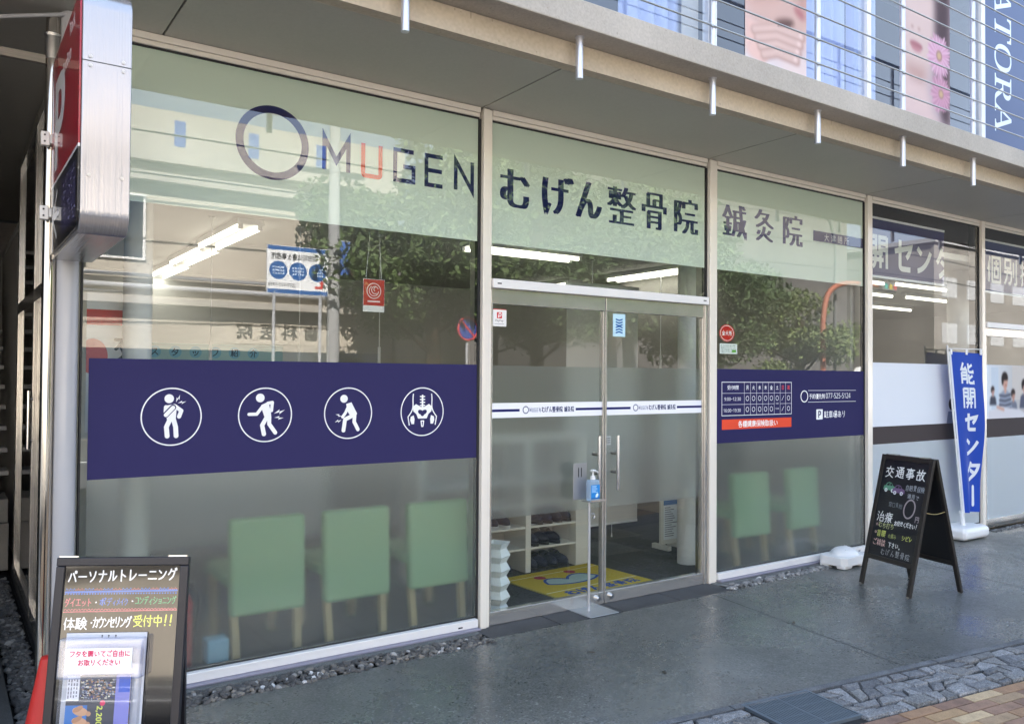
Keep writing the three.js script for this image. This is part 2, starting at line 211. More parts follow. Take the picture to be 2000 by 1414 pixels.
// a print of a sheet spanning x0..x1, y0..y1 metres; inside draw, 1 unit is 1 metre and y runs down from the sheet's top edge at -y1
function sheetTex(x0, x1, y0, y1, ppm, draw) {
  return canvasTex((x1 - x0) * ppm, (y1 - y0) * ppm, (g) => { g.setTransform(ppm, 0, 0, ppm, -x0 * ppm, y1 * ppm); draw(g); });
}
const rectF = (g, x0, x1, y0, y1, c) => { g.fillStyle = c; g.fillRect(x0, -y1, x1 - x0, y1 - y0); };
const sheet = (x0, x1, y0, y1, z) => new THREE.PlaneGeometry(x1 - x0, y1 - y0).translate((x0 + x1) / 2, (y0 + y1) / 2, z);
const poly = (g, pts, c, close = true) => { g.beginPath(); pts.forEach((p, i) => i ? g.lineTo(p[0], p[1]) : g.moveTo(p[0], p[1])); if (close) g.closePath(); g.fillStyle = c; g.fill(); };
const strokeL = (g, pts, w, c) => { g.beginPath(); pts.forEach((p, i) => i ? g.lineTo(p[0], p[1]) : g.moveTo(p[0], p[1])); g.strokeStyle = c; g.lineWidth = w; g.lineCap = g.lineJoin = 'round'; g.stroke(); };
const disc = (g, x, y, r, c) => { g.beginPath(); g.arc(x, y, r, 0, 7); g.fillStyle = c; g.fill(); };
const ring = (g, x, y, r, w, c) => { g.beginPath(); g.arc(x, y, r, 0, 7); g.strokeStyle = c; g.lineWidth = w; g.stroke(); };
// ---------- materials ----------
const NAVY = '#20245f', MINT = '#e9f3e4', WHITE = '#f2f2f0', ORANGE = '#e8552f';
const tConc = tex(1024, 1024, (u, v) => { // polished concrete, 3 m a tile
  const big = fb(u, v, 4, 5, 11), mid = fb(u, v, 24, 3, 31), f = vn(u, v, 512, 51), s = vn(u, v, 340, 71), worn = Math.max(0, fb(u, v, 7, 3, 91) - 0.55) * 40;
  let b = 118 + (big - 0.5) * 40 + (mid - 0.5) * 12 + (f - 0.5) * 58 + worn; if (s > 0.9) b += 34; if (s < 0.1) b -= 38;
  return [cl(b - 3), cl(b + 1), cl(b + 2)];
});
const tConcR = tex(512, 512, (u, v) => { const a = fb(u, v, 5, 5, 12), b = fb(u, v, 60, 2, 5), m = vn(u, v, 256, 8); return [cl(70 + (a - 0.5) * 110 + (b - 0.5) * 30 + (m - 0.5) * 30)]; }, false);
const tConcB = tex(512, 512, (u, v) => [cl(128 + (vn(u, v, 256, 3) - 0.5) * 160 + (fb(u, v, 30, 3, 9) - 0.5) * 120)], false);
const tCast = tex(512, 512, (u, v) => { const b = 196 + (fb(u, v, 3, 5, 41) - 0.5) * 44 + (vn(u, v, 256, 14) - 0.5) * 14 - (vn(u, v, 160, 15) > 0.965 ? 34 : 0); return [cl(b + 2), cl(b - 3), cl(b - 10)]; });
const tPanel = tex(512, 512, (u, v) => { const b = 172 + (fb(u, v, 3, 4, 141) - 0.5) * 16 + (vn(u, v, 256, 114) - 0.5) * 5; return [cl(b + 1), cl(b), cl(b - 3)]; });
const tGran = tex(512, 512, (u, v) => { const s = vn(u, v, 200, 24), b = 140 + (fb(u, v, 6, 4, 21) - 0.5) * 60 + (s - 0.5) * 80; return [cl(b), cl(b + 2), cl(b + 6)]; });
const tGranB = tex(512, 512, (u, v) => [cl(128 + (fb(u, v, 16, 5, 22) - 0.5) * 300)], false);
const tBrick = tex(512, 512, (u, v) => { const b = 205 + (fb(u, v, 10, 4, 61) - 0.5) * 60 + (vn(u, v, 256, 62) - 0.5) * 36; return [cl(b), cl(b), cl(b)]; });
const tBrushV = tex(512, 512, (u, v) => [cl(128 + (vn(u, 0, 128, 66) - 0.5) * 120 + (vn(u, 0, 256, 67) - 0.5) * 90)], false);
const tSmear = tex(512, 512, (u, v) => [cl(110 + (fb(u, v, 4, 5, 171) - 0.5) * 170)], false);
const tAsph = tex(512, 512, (u, v) => { const b = 92 + (fb(u, v, 5, 4, 81) - 0.5) * 26 + (vn(u, v, 256, 82) - 0.5) * 50; return [cl(b), cl(b), cl(b + 2)]; });
const tCarpet = tex(256, 256, (u, v) => { const b = 170 + (vn(u, v, 128, 181) - 0.5) * 120 + (vn(u, v * 0.5, 64, 182) - 0.5) * 40; return [cl(b)]; });
const tBark = tex(256, 256, (u, v) => { const b = 110 + (fb(u, v * 0.4, 12, 4, 191) - 0.5) * 130; return [cl(b), cl(b * 0.88), cl(b * 0.74)]; });
const tWood = tex(256, 256, (u, v) => { const b = 208 + (fb(u, v * 0.1, 24, 3, 201) - 0.5) * 46; return [cl(b), cl(b * 0.9), cl(b * 0.72)]; });

const M = {
  alu: phy([0.86, 0.80, 0.71], 0.40, { metalness: 0.1, roughnessMap: rep(tSmear, 0.5) }),
  aluWhite: phy([0.82, 0.80, 0.78], 0.42, { metalness: 0.15 }),
  gasket: std([0.012, 0.013, 0.014], 0.6),
  steel: phy([0.60, 0.58, 0.55], 0.42, { metalness: 0.75, roughnessMap: rep(tSmear, 0.8), bumpMap: rep(tBrushV, 3), bumpScale: 0.0002 }),
  steelDark: phy([0.42, 0.41, 0.40], 0.34, { metalness: 1 }),
  chrome: phy([0.7, 0.7, 0.7], 0.12, { metalness: 1 }),
  signMetal: phy([0.43, 0.42, 0.435], 0.42, { metalness: 0.6, bumpMap: rep(tBrushV, 2.2, 0.4), bumpScale: 0.0009, roughnessMap: rep(tSmear, 0.9) }),
  paintGrey: phy([0.42, 0.42, 0.44], 0.42, { roughnessMap: rep(tSmear, 0.7) }),
  glass: phy([0.93, 0.965, 0.95], 0, { transmission: 1, thickness: 0, ior: 1.9 }),
  glassDark: phy([0.22, 0.30, 0.42], 0, { transmission: 1, thickness: 0, ior: 2.0 }),
  glassBlue: phy([0.80, 0.86, 0.95], 0, { transmission: 1, thickness: 0, ior: 2.0 }),
  frost: phy([0.93, 0.975, 0.96], 0.19, { transmission: 0.965, thickness: 0.003, ior: 1.4, specularIntensity: 0.2 }),
  frostPale: phy([0.80, 0.86, 0.90], 0.45, { transmission: 0.55, thickness: 0.003, ior: 1.4, specularIntensity: 0.2 }),
  concrete: std([0.58, 0.555, 0.52], 1, { map: rep(tConc, 1 / 3), roughnessMap: rep(tConcR, 1 / 2.2), bumpMap: rep(tConcB, 1 / 0.5), bumpScale: 0.0004 }),
  curb: std([0.75, 0.73, 0.70], 0.9, { map: rep(tConc, 1), bumpMap: rep(tConcB, 2), bumpScale: 0.002 }),
  cast: std([0.86, 0.83, 0.79], 0.85, { map: rep(tCast, 0.5), bumpMap: rep(tConcB, 0.8), bumpScale: 0.001 }),
  beam: std([0.92, 0.83, 0.70], 0.7, { map: rep(tCast, 0.35) }),
  panel: phy([0.98, 0.945, 0.87], 0.42, { map: rep(tPanel, 0.4) }),
  joint: std([0.03, 0.03, 0.03], 0.9),
  wallWhite: std([0.62, 0.62, 0.60], 0.8), wallRoom: std([0.30, 0.29, 0.27], 0.85), wallWarm: std([0.66, 0.62, 0.55], 0.8), wallGrey: std([0.33, 0.33, 0.33], 0.85), wallDark: std([0.10, 0.10, 0.10], 0.85),
  ceiling: std([0.72, 0.72, 0.70], 0.9),
  black: phy([0.012, 0.012, 0.014], 0.35), blackWood: phy([0.018, 0.015, 0.013], 0.5), rubber: std([0.02, 0.02, 0.02], 0.8),
  white: phy([0.78, 0.78, 0.78], 0.35), whitePlastic: phy([0.80, 0.80, 0.80], 0.32), offWhite: std([0.66, 0.65, 0.61], 0.6), shelfWhite: std([0.62, 0.61, 0.56], 0.5),
  chairGreen: phy([0.31, 0.48, 0.27], 0.7, { sheen: 0.2, sheenColor: L(0.4, 0.5, 0.4) }), wood: std([0.80, 0.78, 0.70], 0.5, { map: rep(tWood, 2) }),
  cone: std([0.52, 0.025, 0.018], 0.5), shoeNavy: std([0.018, 0.022, 0.05], 0.6), shoeBlack: std([0.012, 0.012, 0.014], 0.5), shoeSole: std([0.5, 0.5, 0.5], 0.6),
  tileSlate: std([0.30, 0.29, 0.30], 0.7, { map: rep(tConc, 1.3), bumpMap: rep(tConcB, 3), bumpScale: 0.001 }),
  carpetA: std([0.11, 0.11, 0.115], 1, { map: rep(tCarpet, 3) }), carpetB: std([0.20, 0.20, 0.19], 1, { map: rep(tCarpet, 3) }),
  asphalt: std([0.5, 0.5, 0.5], 0.9, { map: rep(tAsph, 0.6) }),
};
const print = (map, o = {}) => phy([1, 1, 1], 0.6, { map, specularIntensity: 0.15, ...o });
const film = (map) => phy([1, 1, 1], 1, { map, transmission: 0.30, thickness: 0, specularIntensity: 0.1, side: THREE.DoubleSide });
// ---------- ground ----------
const stripZ = (x) => 1.574 + 0.131 * (x - 2.576), stripW = 0.385, ang = Math.atan(0.131);
{
  const g = new THREE.PlaneGeometry(600, 600).rotateX(-Math.PI / 2).translate(0, -0.06, 0); struct('ground', muv(g), M.asphalt);
  // outline in (x, -z): the slab runs under the building and leaves the gravel beds and threshold open
  const s = new THREE.Shape();
  const out = [[-6, 6], [0.27, 6], [0.27, -0.475], [0.44, -0.475], [0.44, -0.29], [2.62, -0.275], [2.62, -0.215], [4.655, -0.245], [6.25, -0.215], [6.25, 0.02], [8.62, 0.02], [8.62, -0.16], [16, -0.16], [16, -stripZ(16)], [-6, -stripZ(-6)]];
  out.forEach((p, i) => i ? s.lineTo(p[0], p[1]) : s.moveTo(p[0], p[1]));
  const e = new THREE.ExtrudeGeometry(s, { depth: 0.05, bevelEnabled: false }).rotateX(-Math.PI / 2).translate(0, -0.05, 0);
  const slab = struct('forecourt_pavement', muv(e, 1), M.concrete);
  // saw-cut control joints, dark dirt filled lines a few millimetres wide
  const crack = (pts, w) => { const q = []; for (let i = 0; i + 1 < pts.length; i++) { const a = pts[i], b = pts[i + 1], d = Math.hypot(b[0] - a[0], b[1] - a[1]); const t = new THREE.PlaneGeometry(d + w, w * rr(0.7, 1.3)).rotateX(-Math.PI / 2).rotateY(-Math.atan2(b[1] - a[1], b[0] - a[0])).translate((a[0] + b[0]) / 2, 0.0012 + i * 0.00002, (a[1] + b[1]) / 2); q.push(t); } return merge(q); };
  const jm = std([0.06, 0.06, 0.06], 0.9);
  const jag = (x0, z0, x1, z1, n, a) => Array.from({ length: n + 1 }, (_, i) => [x0 + (x1 - x0) * i / n + rr(-a, a), z0 + (z1 - z0) * i / n + rr(-a, a)]);
  part(slab, 'joint', crack(jag(4.44, 0.26, 4.19, 1.77, 22, 0.004), 0.009), jm);
  part(slab, 'joint', crack(jag(6.72, 0.1, 6.35, 2.05, 16, 0.004), 0.006), jm);
  // mortar bed of the stone strip and the brick field
  const bed = struct('paving_bed', muv(new THREE.ExtrudeGeometry(new THREE.Shape([[-6, -stripZ(-6)], [16, -stripZ(16)], [16, -7.2], [-6, -7.2]].map((p) => new THREE.Vector2(...p))), { depth: 0.04, bevelEnabled: false }).rotateX(-Math.PI / 2).translate(0, -0.052, 0)), std([0.13, 0.13, 0.13], 0.95, { map: rep(tAsph, 2) }));
  // the edge course between forecourt and stones
  const kerb = part(bed, 'edging', (() => { const q = []; const n = 12; for (let i = 0; i < n; i++) { const x0 = -4 + i * 1.4, x1 = x0 + 1.392; q.push(bar([x0, -0.022, stripZ(x0) + 0.024], [x1, -0.022, stripZ(x1) + 0.024], 0.042, 0.046)); } return muv(merge(q)); })(), std([0.42, 0.42, 0.42], 0.9, { map: rep(tGran, 2) }));
}
// stones of the rough granite strip
{
  const root = new THREE.Group(); root.name = 'stone_strip'; root.userData.kind = 'structure'; scene.add(root);
  root.position.set(2.576, 0, 1.574 + 0.055); root.rotation.y = -ang;
  const tones = [[0.70, 0.68, 0.66], [0.58, 0.56, 0.55], [0.82, 0.79, 0.76], [0.64, 0.61, 0.57], [0.50, 0.49, 0.49]].map((c) => std(c, 0.85, { map: rep(tGran, 1.6), bumpMap: rep(tGranB, 3.4), bumpScale: 0.010 }));
  // a field of cut corners: four uneven courses; the stones nearest the view are parts, the far ends are joined
  const rows = [0, 0.082, 0.172, 0.252, 0.338], far = [];
  for (let r = 0; r < 4; r++) {
    let x = -4.2 + r * 0.05, top0 = rows[r] + rr(-0.008, 0.008), bot0 = rows[r + 1] + rr(-0.008, 0.008), sl0 = 0;
    while (x < 8.6) {
      if (x >= 0.452 && x < 0.876) { x = 0.876; sl0 = 0; continue; }
      const split = rnd() < 0.12, w = rr(0.055, 0.15), hit = x < 0.452 && x + w > 0.39, x1 = hit ? 0.452 : x + w, top1 = rows[r] + (r ? rr(-0.018, 0.018) : 0.002), bot1 = rows[r + 1] + (r < 3 ? rr(-0.018, 0.018) : 0), sl1 = hit ? 0 : rr(-0.026, 0.026), gp = 0.0045;
      let quads = [[[x + sl0 + gp, top0 + gp], [x1 + sl1 - gp, top1 + gp], [x1 - sl1 - gp, bot1 - gp], [x - sl0 + gp, bot0 - gp]]];
      if (split) { const m = (top0 + bot0) / 2 + rr(-0.012, 0.012); quads = [[quads[0][0], quads[0][1], [x1 - gp, m - gp], [x + gp, m - gp]], [[x + gp, m + gp], [x1 - gp, m + gp], quads[0][2], quads[0][3]]]; }
      for (const q of quads) {
        const h = rr(-0.004, 0.006), cx = (q[0][0] + q[2][0]) / 2, cz = (q[0][1] + q[2][1]) / 2, P = [], c2 = q.map((p) => [p[0] + (cx - p[0]) * 0.09, p[1] + (cz - p[1]) * 0.09]);
        const mid = [cx + rr(-0.01, 0.01), h + rr(0, 0.006), cz + rr(-0.01, 0.01)], top = c2.map((p) => [p[0], h + rr(-0.0035, 0.0035), p[1]]), sh = q.map((p) => [p[0], h - 0.009, p[1]]), lo = q.map((p) => [p[0], -0.03, p[1]]);
        for (let i = 0; i < 4; i++) { const j = (i + 1) % 4; P.push(mid, top[j], top[i], top[i], top[j], sh[j], top[i], sh[j], sh[i], sh[i], sh[j], lo[j], sh[i], lo[j], lo[i]); }
        const g = new THREE.BufferGeometry().setAttribute('position', new THREE.Float32BufferAttribute(P.flat(), 3)); g.computeVertexNormals(); muv(g, 1, rnd(), rnd());
        const tone = tones[Math.floor(rnd() * tones.length)]; if (cx > -0.9 && cx < 4.4) part(root, 'stone', g, tone); else far.push(g);
      }
      x = x1; top0 = top1; bot0 = bot1; sl0 = sl1;
    }
  }
  part(root, 'outer_stones', far, tones[1]).userData.kind = 'stuff';
}
// brick paving
{
  const root = new THREE.Group(); root.name = 'brick_pavement'; root.userData.kind = 'structure'; scene.add(root);
  root.position.set(2.576, 0, 1.574 + 0.055 + 0.345); root.rotation.y = -ang;
  const tones = [[0.60, 0.38, 0.20], [0.48, 0.28, 0.16], [0.34, 0.20, 0.14], [0.76, 0.55, 0.33], [0.52, 0.35, 0.21], [0.42, 0.25, 0.17]].map((c) => std(c, 0.85, { map: rep(tBrick, 1.7), bumpMap: rep(tConcB, 2), bumpScale: 0.002 }));
  const bl = 0.225, bw = 0.068, gp = 0.004, g0 = rbox(bl - gp, 0.05, bw - gp, 0.004, 0, -0.025, 0, 1);
  const vars = [0, 1, 2].map((k) => muv(g0.clone(), 1, k * 0.31, k * 0.17));
  const all = [];
  for (let j = 0; j < 44; j++) for (let i = -20; i < 40; i++) all.push([i * bl + (j * 0.37 % 1) * bl, bw / 2 + j * bw]);
  all.sort((a, b) => (Math.hypot(a[0] - 1.4, a[1] * 1.6) - Math.hypot(b[0] - 1.4, b[1] * 1.6)));
  const rest = new Map();
  all.forEach(([x, z], i) => {
    const t = Math.floor(rnd() * tones.length), y = -0.006 + rr(-0.0015, 0.0015);
    if (i < 280) { const b = part(root, 'brick', vars[Math.floor(rnd() * 3)], tones[t]); b.position.set(x, y, z); b.rotation.x = rr(-0.008, 0.008); }
    else { if (!rest.has(t)) rest.set(t, []); rest.get(t).push([x, y, z]); }
  });
  for (const [t, list] of rest) { const im = new THREE.InstancedMesh(vars[t % 3], tones[t], list.length); im.name = 'outer_bricks'; im.userData.kind = 'stuff'; list.forEach((p, i) => im.setMatrixAt(i, new THREE.Matrix4().makeTranslation(...p))); root.add(im); }
}
// drain cover set in the stone strip
{
  const t = thing('drain_cover', 'blue-grey steel drain grating set in the granite strip', 'drain cover', [3.24, 0, 1.845], -ang);
  const m = phy([0.13, 0.16, 0.19], 0.5, { metalness: 0.3, bumpMap: rep(tConcB, 3), bumpScale: 0.001 });
  for (const [a, b, c, d] of [[-0.208, 0.208, -0.166, -0.152], [-0.208, 0.208, 0.152, 0.166], [-0.208, -0.196, -0.1518, 0.1518], [0.196, 0.208, -0.1518, 0.1518], [-0.006, 0.006, -0.1518, 0.1518]]) part(t, 'frame_bar', span(a, b, -0.03, 0.002, c, d), m);
  const q = []; for (let i = 0; i < 26; i++) q.push(span(-0.194 + i * 0.015, -0.194 + i * 0.015 + 0.009, -0.02, 0.0005, -0.1515, 0.1515)); for (const z of [-0.1, -0.033, 0.033, 0.1]) q.push(span(-0.1955, 0.1955, -0.022, -0.0005, z - 0.004, z + 0.004));
  part(t, 'grating', q, m).userData.kind = 'stuff'; part(t, 'sump', span(-0.195, 0.195, -0.046, -0.034, -0.15, 0.15), M.gasket);
}
// pebbles
function pebbles(name, n, x0, x1, z0, z1, y, sizes, tones, label) {
  const g = new THREE.IcosahedronGeometry(1, 1), p = g.attributes.position;
  for (let i = 0; i < p.count; i++) { const k = 1 + 0.12 * Math.sin(p.getX(i) * 3.1 + p.getY(i) * 2.3) + 0.08 * Math.cos(p.getZ(i) * 4.2); p.setXYZ(i, p.getX(i) * k, p.getY(i) * k, p.getZ(i) * k); }
  g.computeVertexNormals();
  const im = new THREE.InstancedMesh(g, std([1, 1, 1], 0.75), n), m = new THREE.Matrix4(), q = new THREE.Quaternion(), e = new THREE.Euler();
  for (let i = 0; i < n; i++) {
    const s = rr(sizes[0], sizes[1]) * (rnd() < 0.1 ? 1.35 : 1); q.setFromEuler(e.set(rr(-0.5, 0.5), rr(0, 6.3), rr(-0.5, 0.5)));
    const lay = i % 3 === 0 ? 1 : 0; m.compose(new THREE.Vector3(rr(x0 + s, x1 - s), y + lay * 0.008 + rr(-0.004, 0.004), rr(z0 + s * 0.7, z1 - s * 0.7)), q, new THREE.Vector3(s * rr(0.9, 1.35), s * rr(0.5, 0.7), s * rr(0.75, 1)));
    im.setMatrixAt(i, m); const t = tones[Math.floor(rnd() * rnd() * tones.length)], k = rr(0.8, 1.2); im.setColorAt(i, L(t[0] * k, t[1] * k, t[2] * k));
  }
  im.name = name; im.userData = { kind: 'stuff', label, category: 'pebbles' }; im.castShadow = im.receiveShadow = true; scene.add(im);
}
const peb = [[0.10, 0.095, 0.09], [0.16, 0.15, 0.135], [0.065, 0.065, 0.065], [0.24, 0.21, 0.175], [0.32, 0.31, 0.30], [0.58, 0.57, 0.56]];
const pebPale = [[0.22, 0.22, 0.22], [0.12, 0.12, 0.12], [0.36, 0.35, 0.34], [0.62, 0.61, 0.60]];
pebbles('gravel', 1050, 0.45, 2.62, 0.118, 0.298, -0.006, [0.0095, 0.0175], peb, 'grey and brown pebbles along the sill of the wide left window');
pebbles('gravel_001', 560, 4.66, 6.25, 0.115, 0.228, -0.006, [0.0095, 0.0175], pebPale, 'pale pebbles along the sill of the window by the round white base');
pebbles('gravel_002', 1150, 0.28, 0.43, -3.0, 0.46, -0.02, [0.011, 0.019], [[0.10, 0.10, 0.10], [0.15, 0.15, 0.15], [0.22, 0.22, 0.21], [0.3, 0.3, 0.29]], 'dark pebbles in the narrow bed beside the stair entrance');
pebbles('gravel_003', 300, 8.62, 9.3, 0.1, 0.16, -0.004, [0.009, 0.015], [[0.10, 0.10, 0.10], [0.2, 0.2, 0.2], [0.3, 0.3, 0.29]], 'dark pebbles under the far right window');
// beds, concrete kerb by the sill, threshold tiles
{
  struct('gravel_bed', [span(0.44, 2.62, -0.055, -0.02, 0.05, 0.30), span(4.655, 6.25, -0.055, -0.021, 0.05, 0.24), span(0.27, 0.44, -0.055, -0.03, -6, 0.47), span(8.62, 9.6, -0.055, -0.02, 0.0, 0.16)].map((g) => muv(g)), std([0.03, 0.028, 0.026], 1, { map: rep(tAsph, 2) }));
  const sk = struct('sill_curb', [muv(span(0.44, 2.62, -0.05, 0.006, -0.05, 0.115, 0.004)), muv(span(4.655, 8.62, -0.05, 0.005, -0.05, 0.112, 0.004))], M.curb);
  const th = struct('threshold', muv(span(2.622, 4.652, -0.05, -0.012, -0.05, 0.235)), M.joint);
  for (let i = 0; i < 4; i++) { const x0 = 2.625 + i * 0.507; part(th, 'tile', muv(span(x0, x0 + 0.5, -0.012, 0.0015 + (i % 2) * 0.0008, -0.04, 0.208 + i * 0.008, 0.002)), M.tileSlate); }
  struct('entry_kerb', muv(span(0.215, 0.27, -0.05, 0.05, -6, 0.3, 0.006)), std([0.20, 0.20, 0.20], 0.9, { map: rep(tConc, 1) }));
}
// ---------- the building ----------
const B = thing('shop_building', 'grey glass-fronted shop building with a balcony slab above its windows', 'building');
{
  // soffit panels between the joints that line up with the mullions
  const js = [-6, -3.2, -1.2, 0.844, 2.657, 4.634, 6.63, 8.63, 10.63, 12.63, 16];
  for (let i = 0; i + 1 < js.length; i++) {
    const deep = i < 3 ? -6 : -0.06;
    part(B, 'soffit_panel', muv(span(js[i] + 0.004, js[i + 1] - 0.004, 3.124, 3.15, deep, 0.787, 0.003)), M.panel);
  }
  part(B, 'soffit_backing', [span(-6, 16, 3.152, 3.24, -6, 0.78)], M.joint);
  part(B, 'beam', muv(span(-6, 16, 3.126, 3.247, 0.789, 0.86)), M.beam);
  part(B, 'balcony_slab', muv(merge([span(-6, 16, 3.25, 3.39, 0.03, 1.03, 0.006)])), M.cast);
  // upper storeys
  part(B, 'wall', muv(merge([span(-6, 16, 6.3, 7.0, -7, 0.04), span(-6, -5.8, 3.25, 6.3, -7, 0), span(15.8, 16, 0, 6.3, -7, 0), span(-6, 16, 0, 6.3, -7.2, -7)])), M.cast);
  part(B, 'roof', span(-6.1, 16.1, 7.001, 7.15, -7.3, 0.15), M.cast);
  part(B, 'upper_floor', span(-5.8, 15.8, 3.25, 3.385, -7, 0.0), M.wallGrey);
  part(B, 'room_divider', span(-5.8, 15.8, 3.386, 6.3, -1.8, -1.7), std([0.10, 0.12, 0.16], 0.9));
}
// mullions: front face and dark side
const MX = [[2.645, 2.730], [4.629, 4.733], [6.638, 6.742], [8.640, 8.738], [10.64, 10.738], [12.64, 12.738]];
for (const [a, b] of MX) {
  const m = grp(B, 'mullion');
  const f0 = a + 0.018; // the left edge is a dark gasket
  part(m, 'cover', muv(span(f0, b - 0.022, 0.0, 3.119, -0.03, 0.036, 0.004)), M.alu);
  part(m, 'cover_return', muv(span(b - 0.0215, b, 0.0, 3.119, -0.03, 0.026, 0.003)), M.alu);
  part(m, 'core', span(a + 0.004, b - 0.004, 0.0, 3.122, -0.09, -0.031), M.steelDark);
  part(m, 'gasket', span(a, f0 - 0.0008, 0.02, 3.06, -0.03, 0.006), M.gasket);
}
function bay(x0, x1, o = {}) { // one window bay: head, sill, glass
  const w = grp(B, 'window', o.label);
  part(w, 'head_frame', muv(merge([span(x0 + 0.001, x1 - 0.001, 3.090, 3.1225, -0.05, 0.030, 0.003), span(x0 + 0.001, x1 - 0.001, 3.066, 3.0885, -0.05, 0.020, 0.003)])), M.alu);
  part(w, 'head_gasket', span(x0 + 0.001, x1 - 0.001, 3.058, 3.0655, -0.03, 0.008), M.gasket);
  if (o.sill !== false) {
    part(w, 'sill', muv(merge([span(x0 + 0.001, x1 - 0.001, 0.018, 0.065, -0.05, 0.042, 0.004)])), M.aluWhite);
    part(w, 'sill_flashing', muv(span(x0 + 0.001, x1 - 0.001, 0.006, 0.0175, -0.04, 0.075, 0.003)), phy([0.30, 0.29, 0.36], 0.5, { metalness: 0.4 }));
    part(w, 'sill_gasket', span(x0 + 0.001, x1 - 0.001, 0.0655, 0.073, -0.03, 0.008), M.gasket);
    part(w, 'weep_hole', [span(x1 - 0.14, x1 - 0.11, 0.03, 0.038, 0.0418, 0.0428)], M.gasket);
    part(w, 'side_gasket', span(x0, x0 + 0.008, 0.074, 3.057, -0.03, 0.005), M.gasket);
  }
  part(w, 'glass_pane', sheet(x0 + 0.0005, x1 - 0.0005, o.g0 ?? 0.066, 3.065, 0), M.glass);
  return w;
}
const slabFilm = (x0, x1, y0, y1, z = 0.0055) => span(x0, x1, y0, y1, z - 0.003, z);
const Y = { top: 3.0655, film: 2.319, bT: 1.575, bB: 1.019, g0: 0.066 };
// the shop's ring emblem, its figure left plain
function emblem(g, x, y, r, c) {
  ring(g, x, y, r * 0.88, r * 0.2, c);
}
function mugen(g, x0, x1, y0, y1, c, u, lw) { // letters spread over x0..x1
  const bx = [[0, 0.185], [0.230, 0.383], [0.433, 0.594], [0.639, 0.79], [0.841, 1]], W = x1 - x0;
  'MUGEN'.split('').forEach((ch, i) => kan(g, ch, x0 + bx[i][0] * W + lw / 2, -y1, (bx[i][1] - bx[i][0]) * W - lw, y1 - y0, lw, ch === 'U' ? u : c, 0, 'butt'));
}
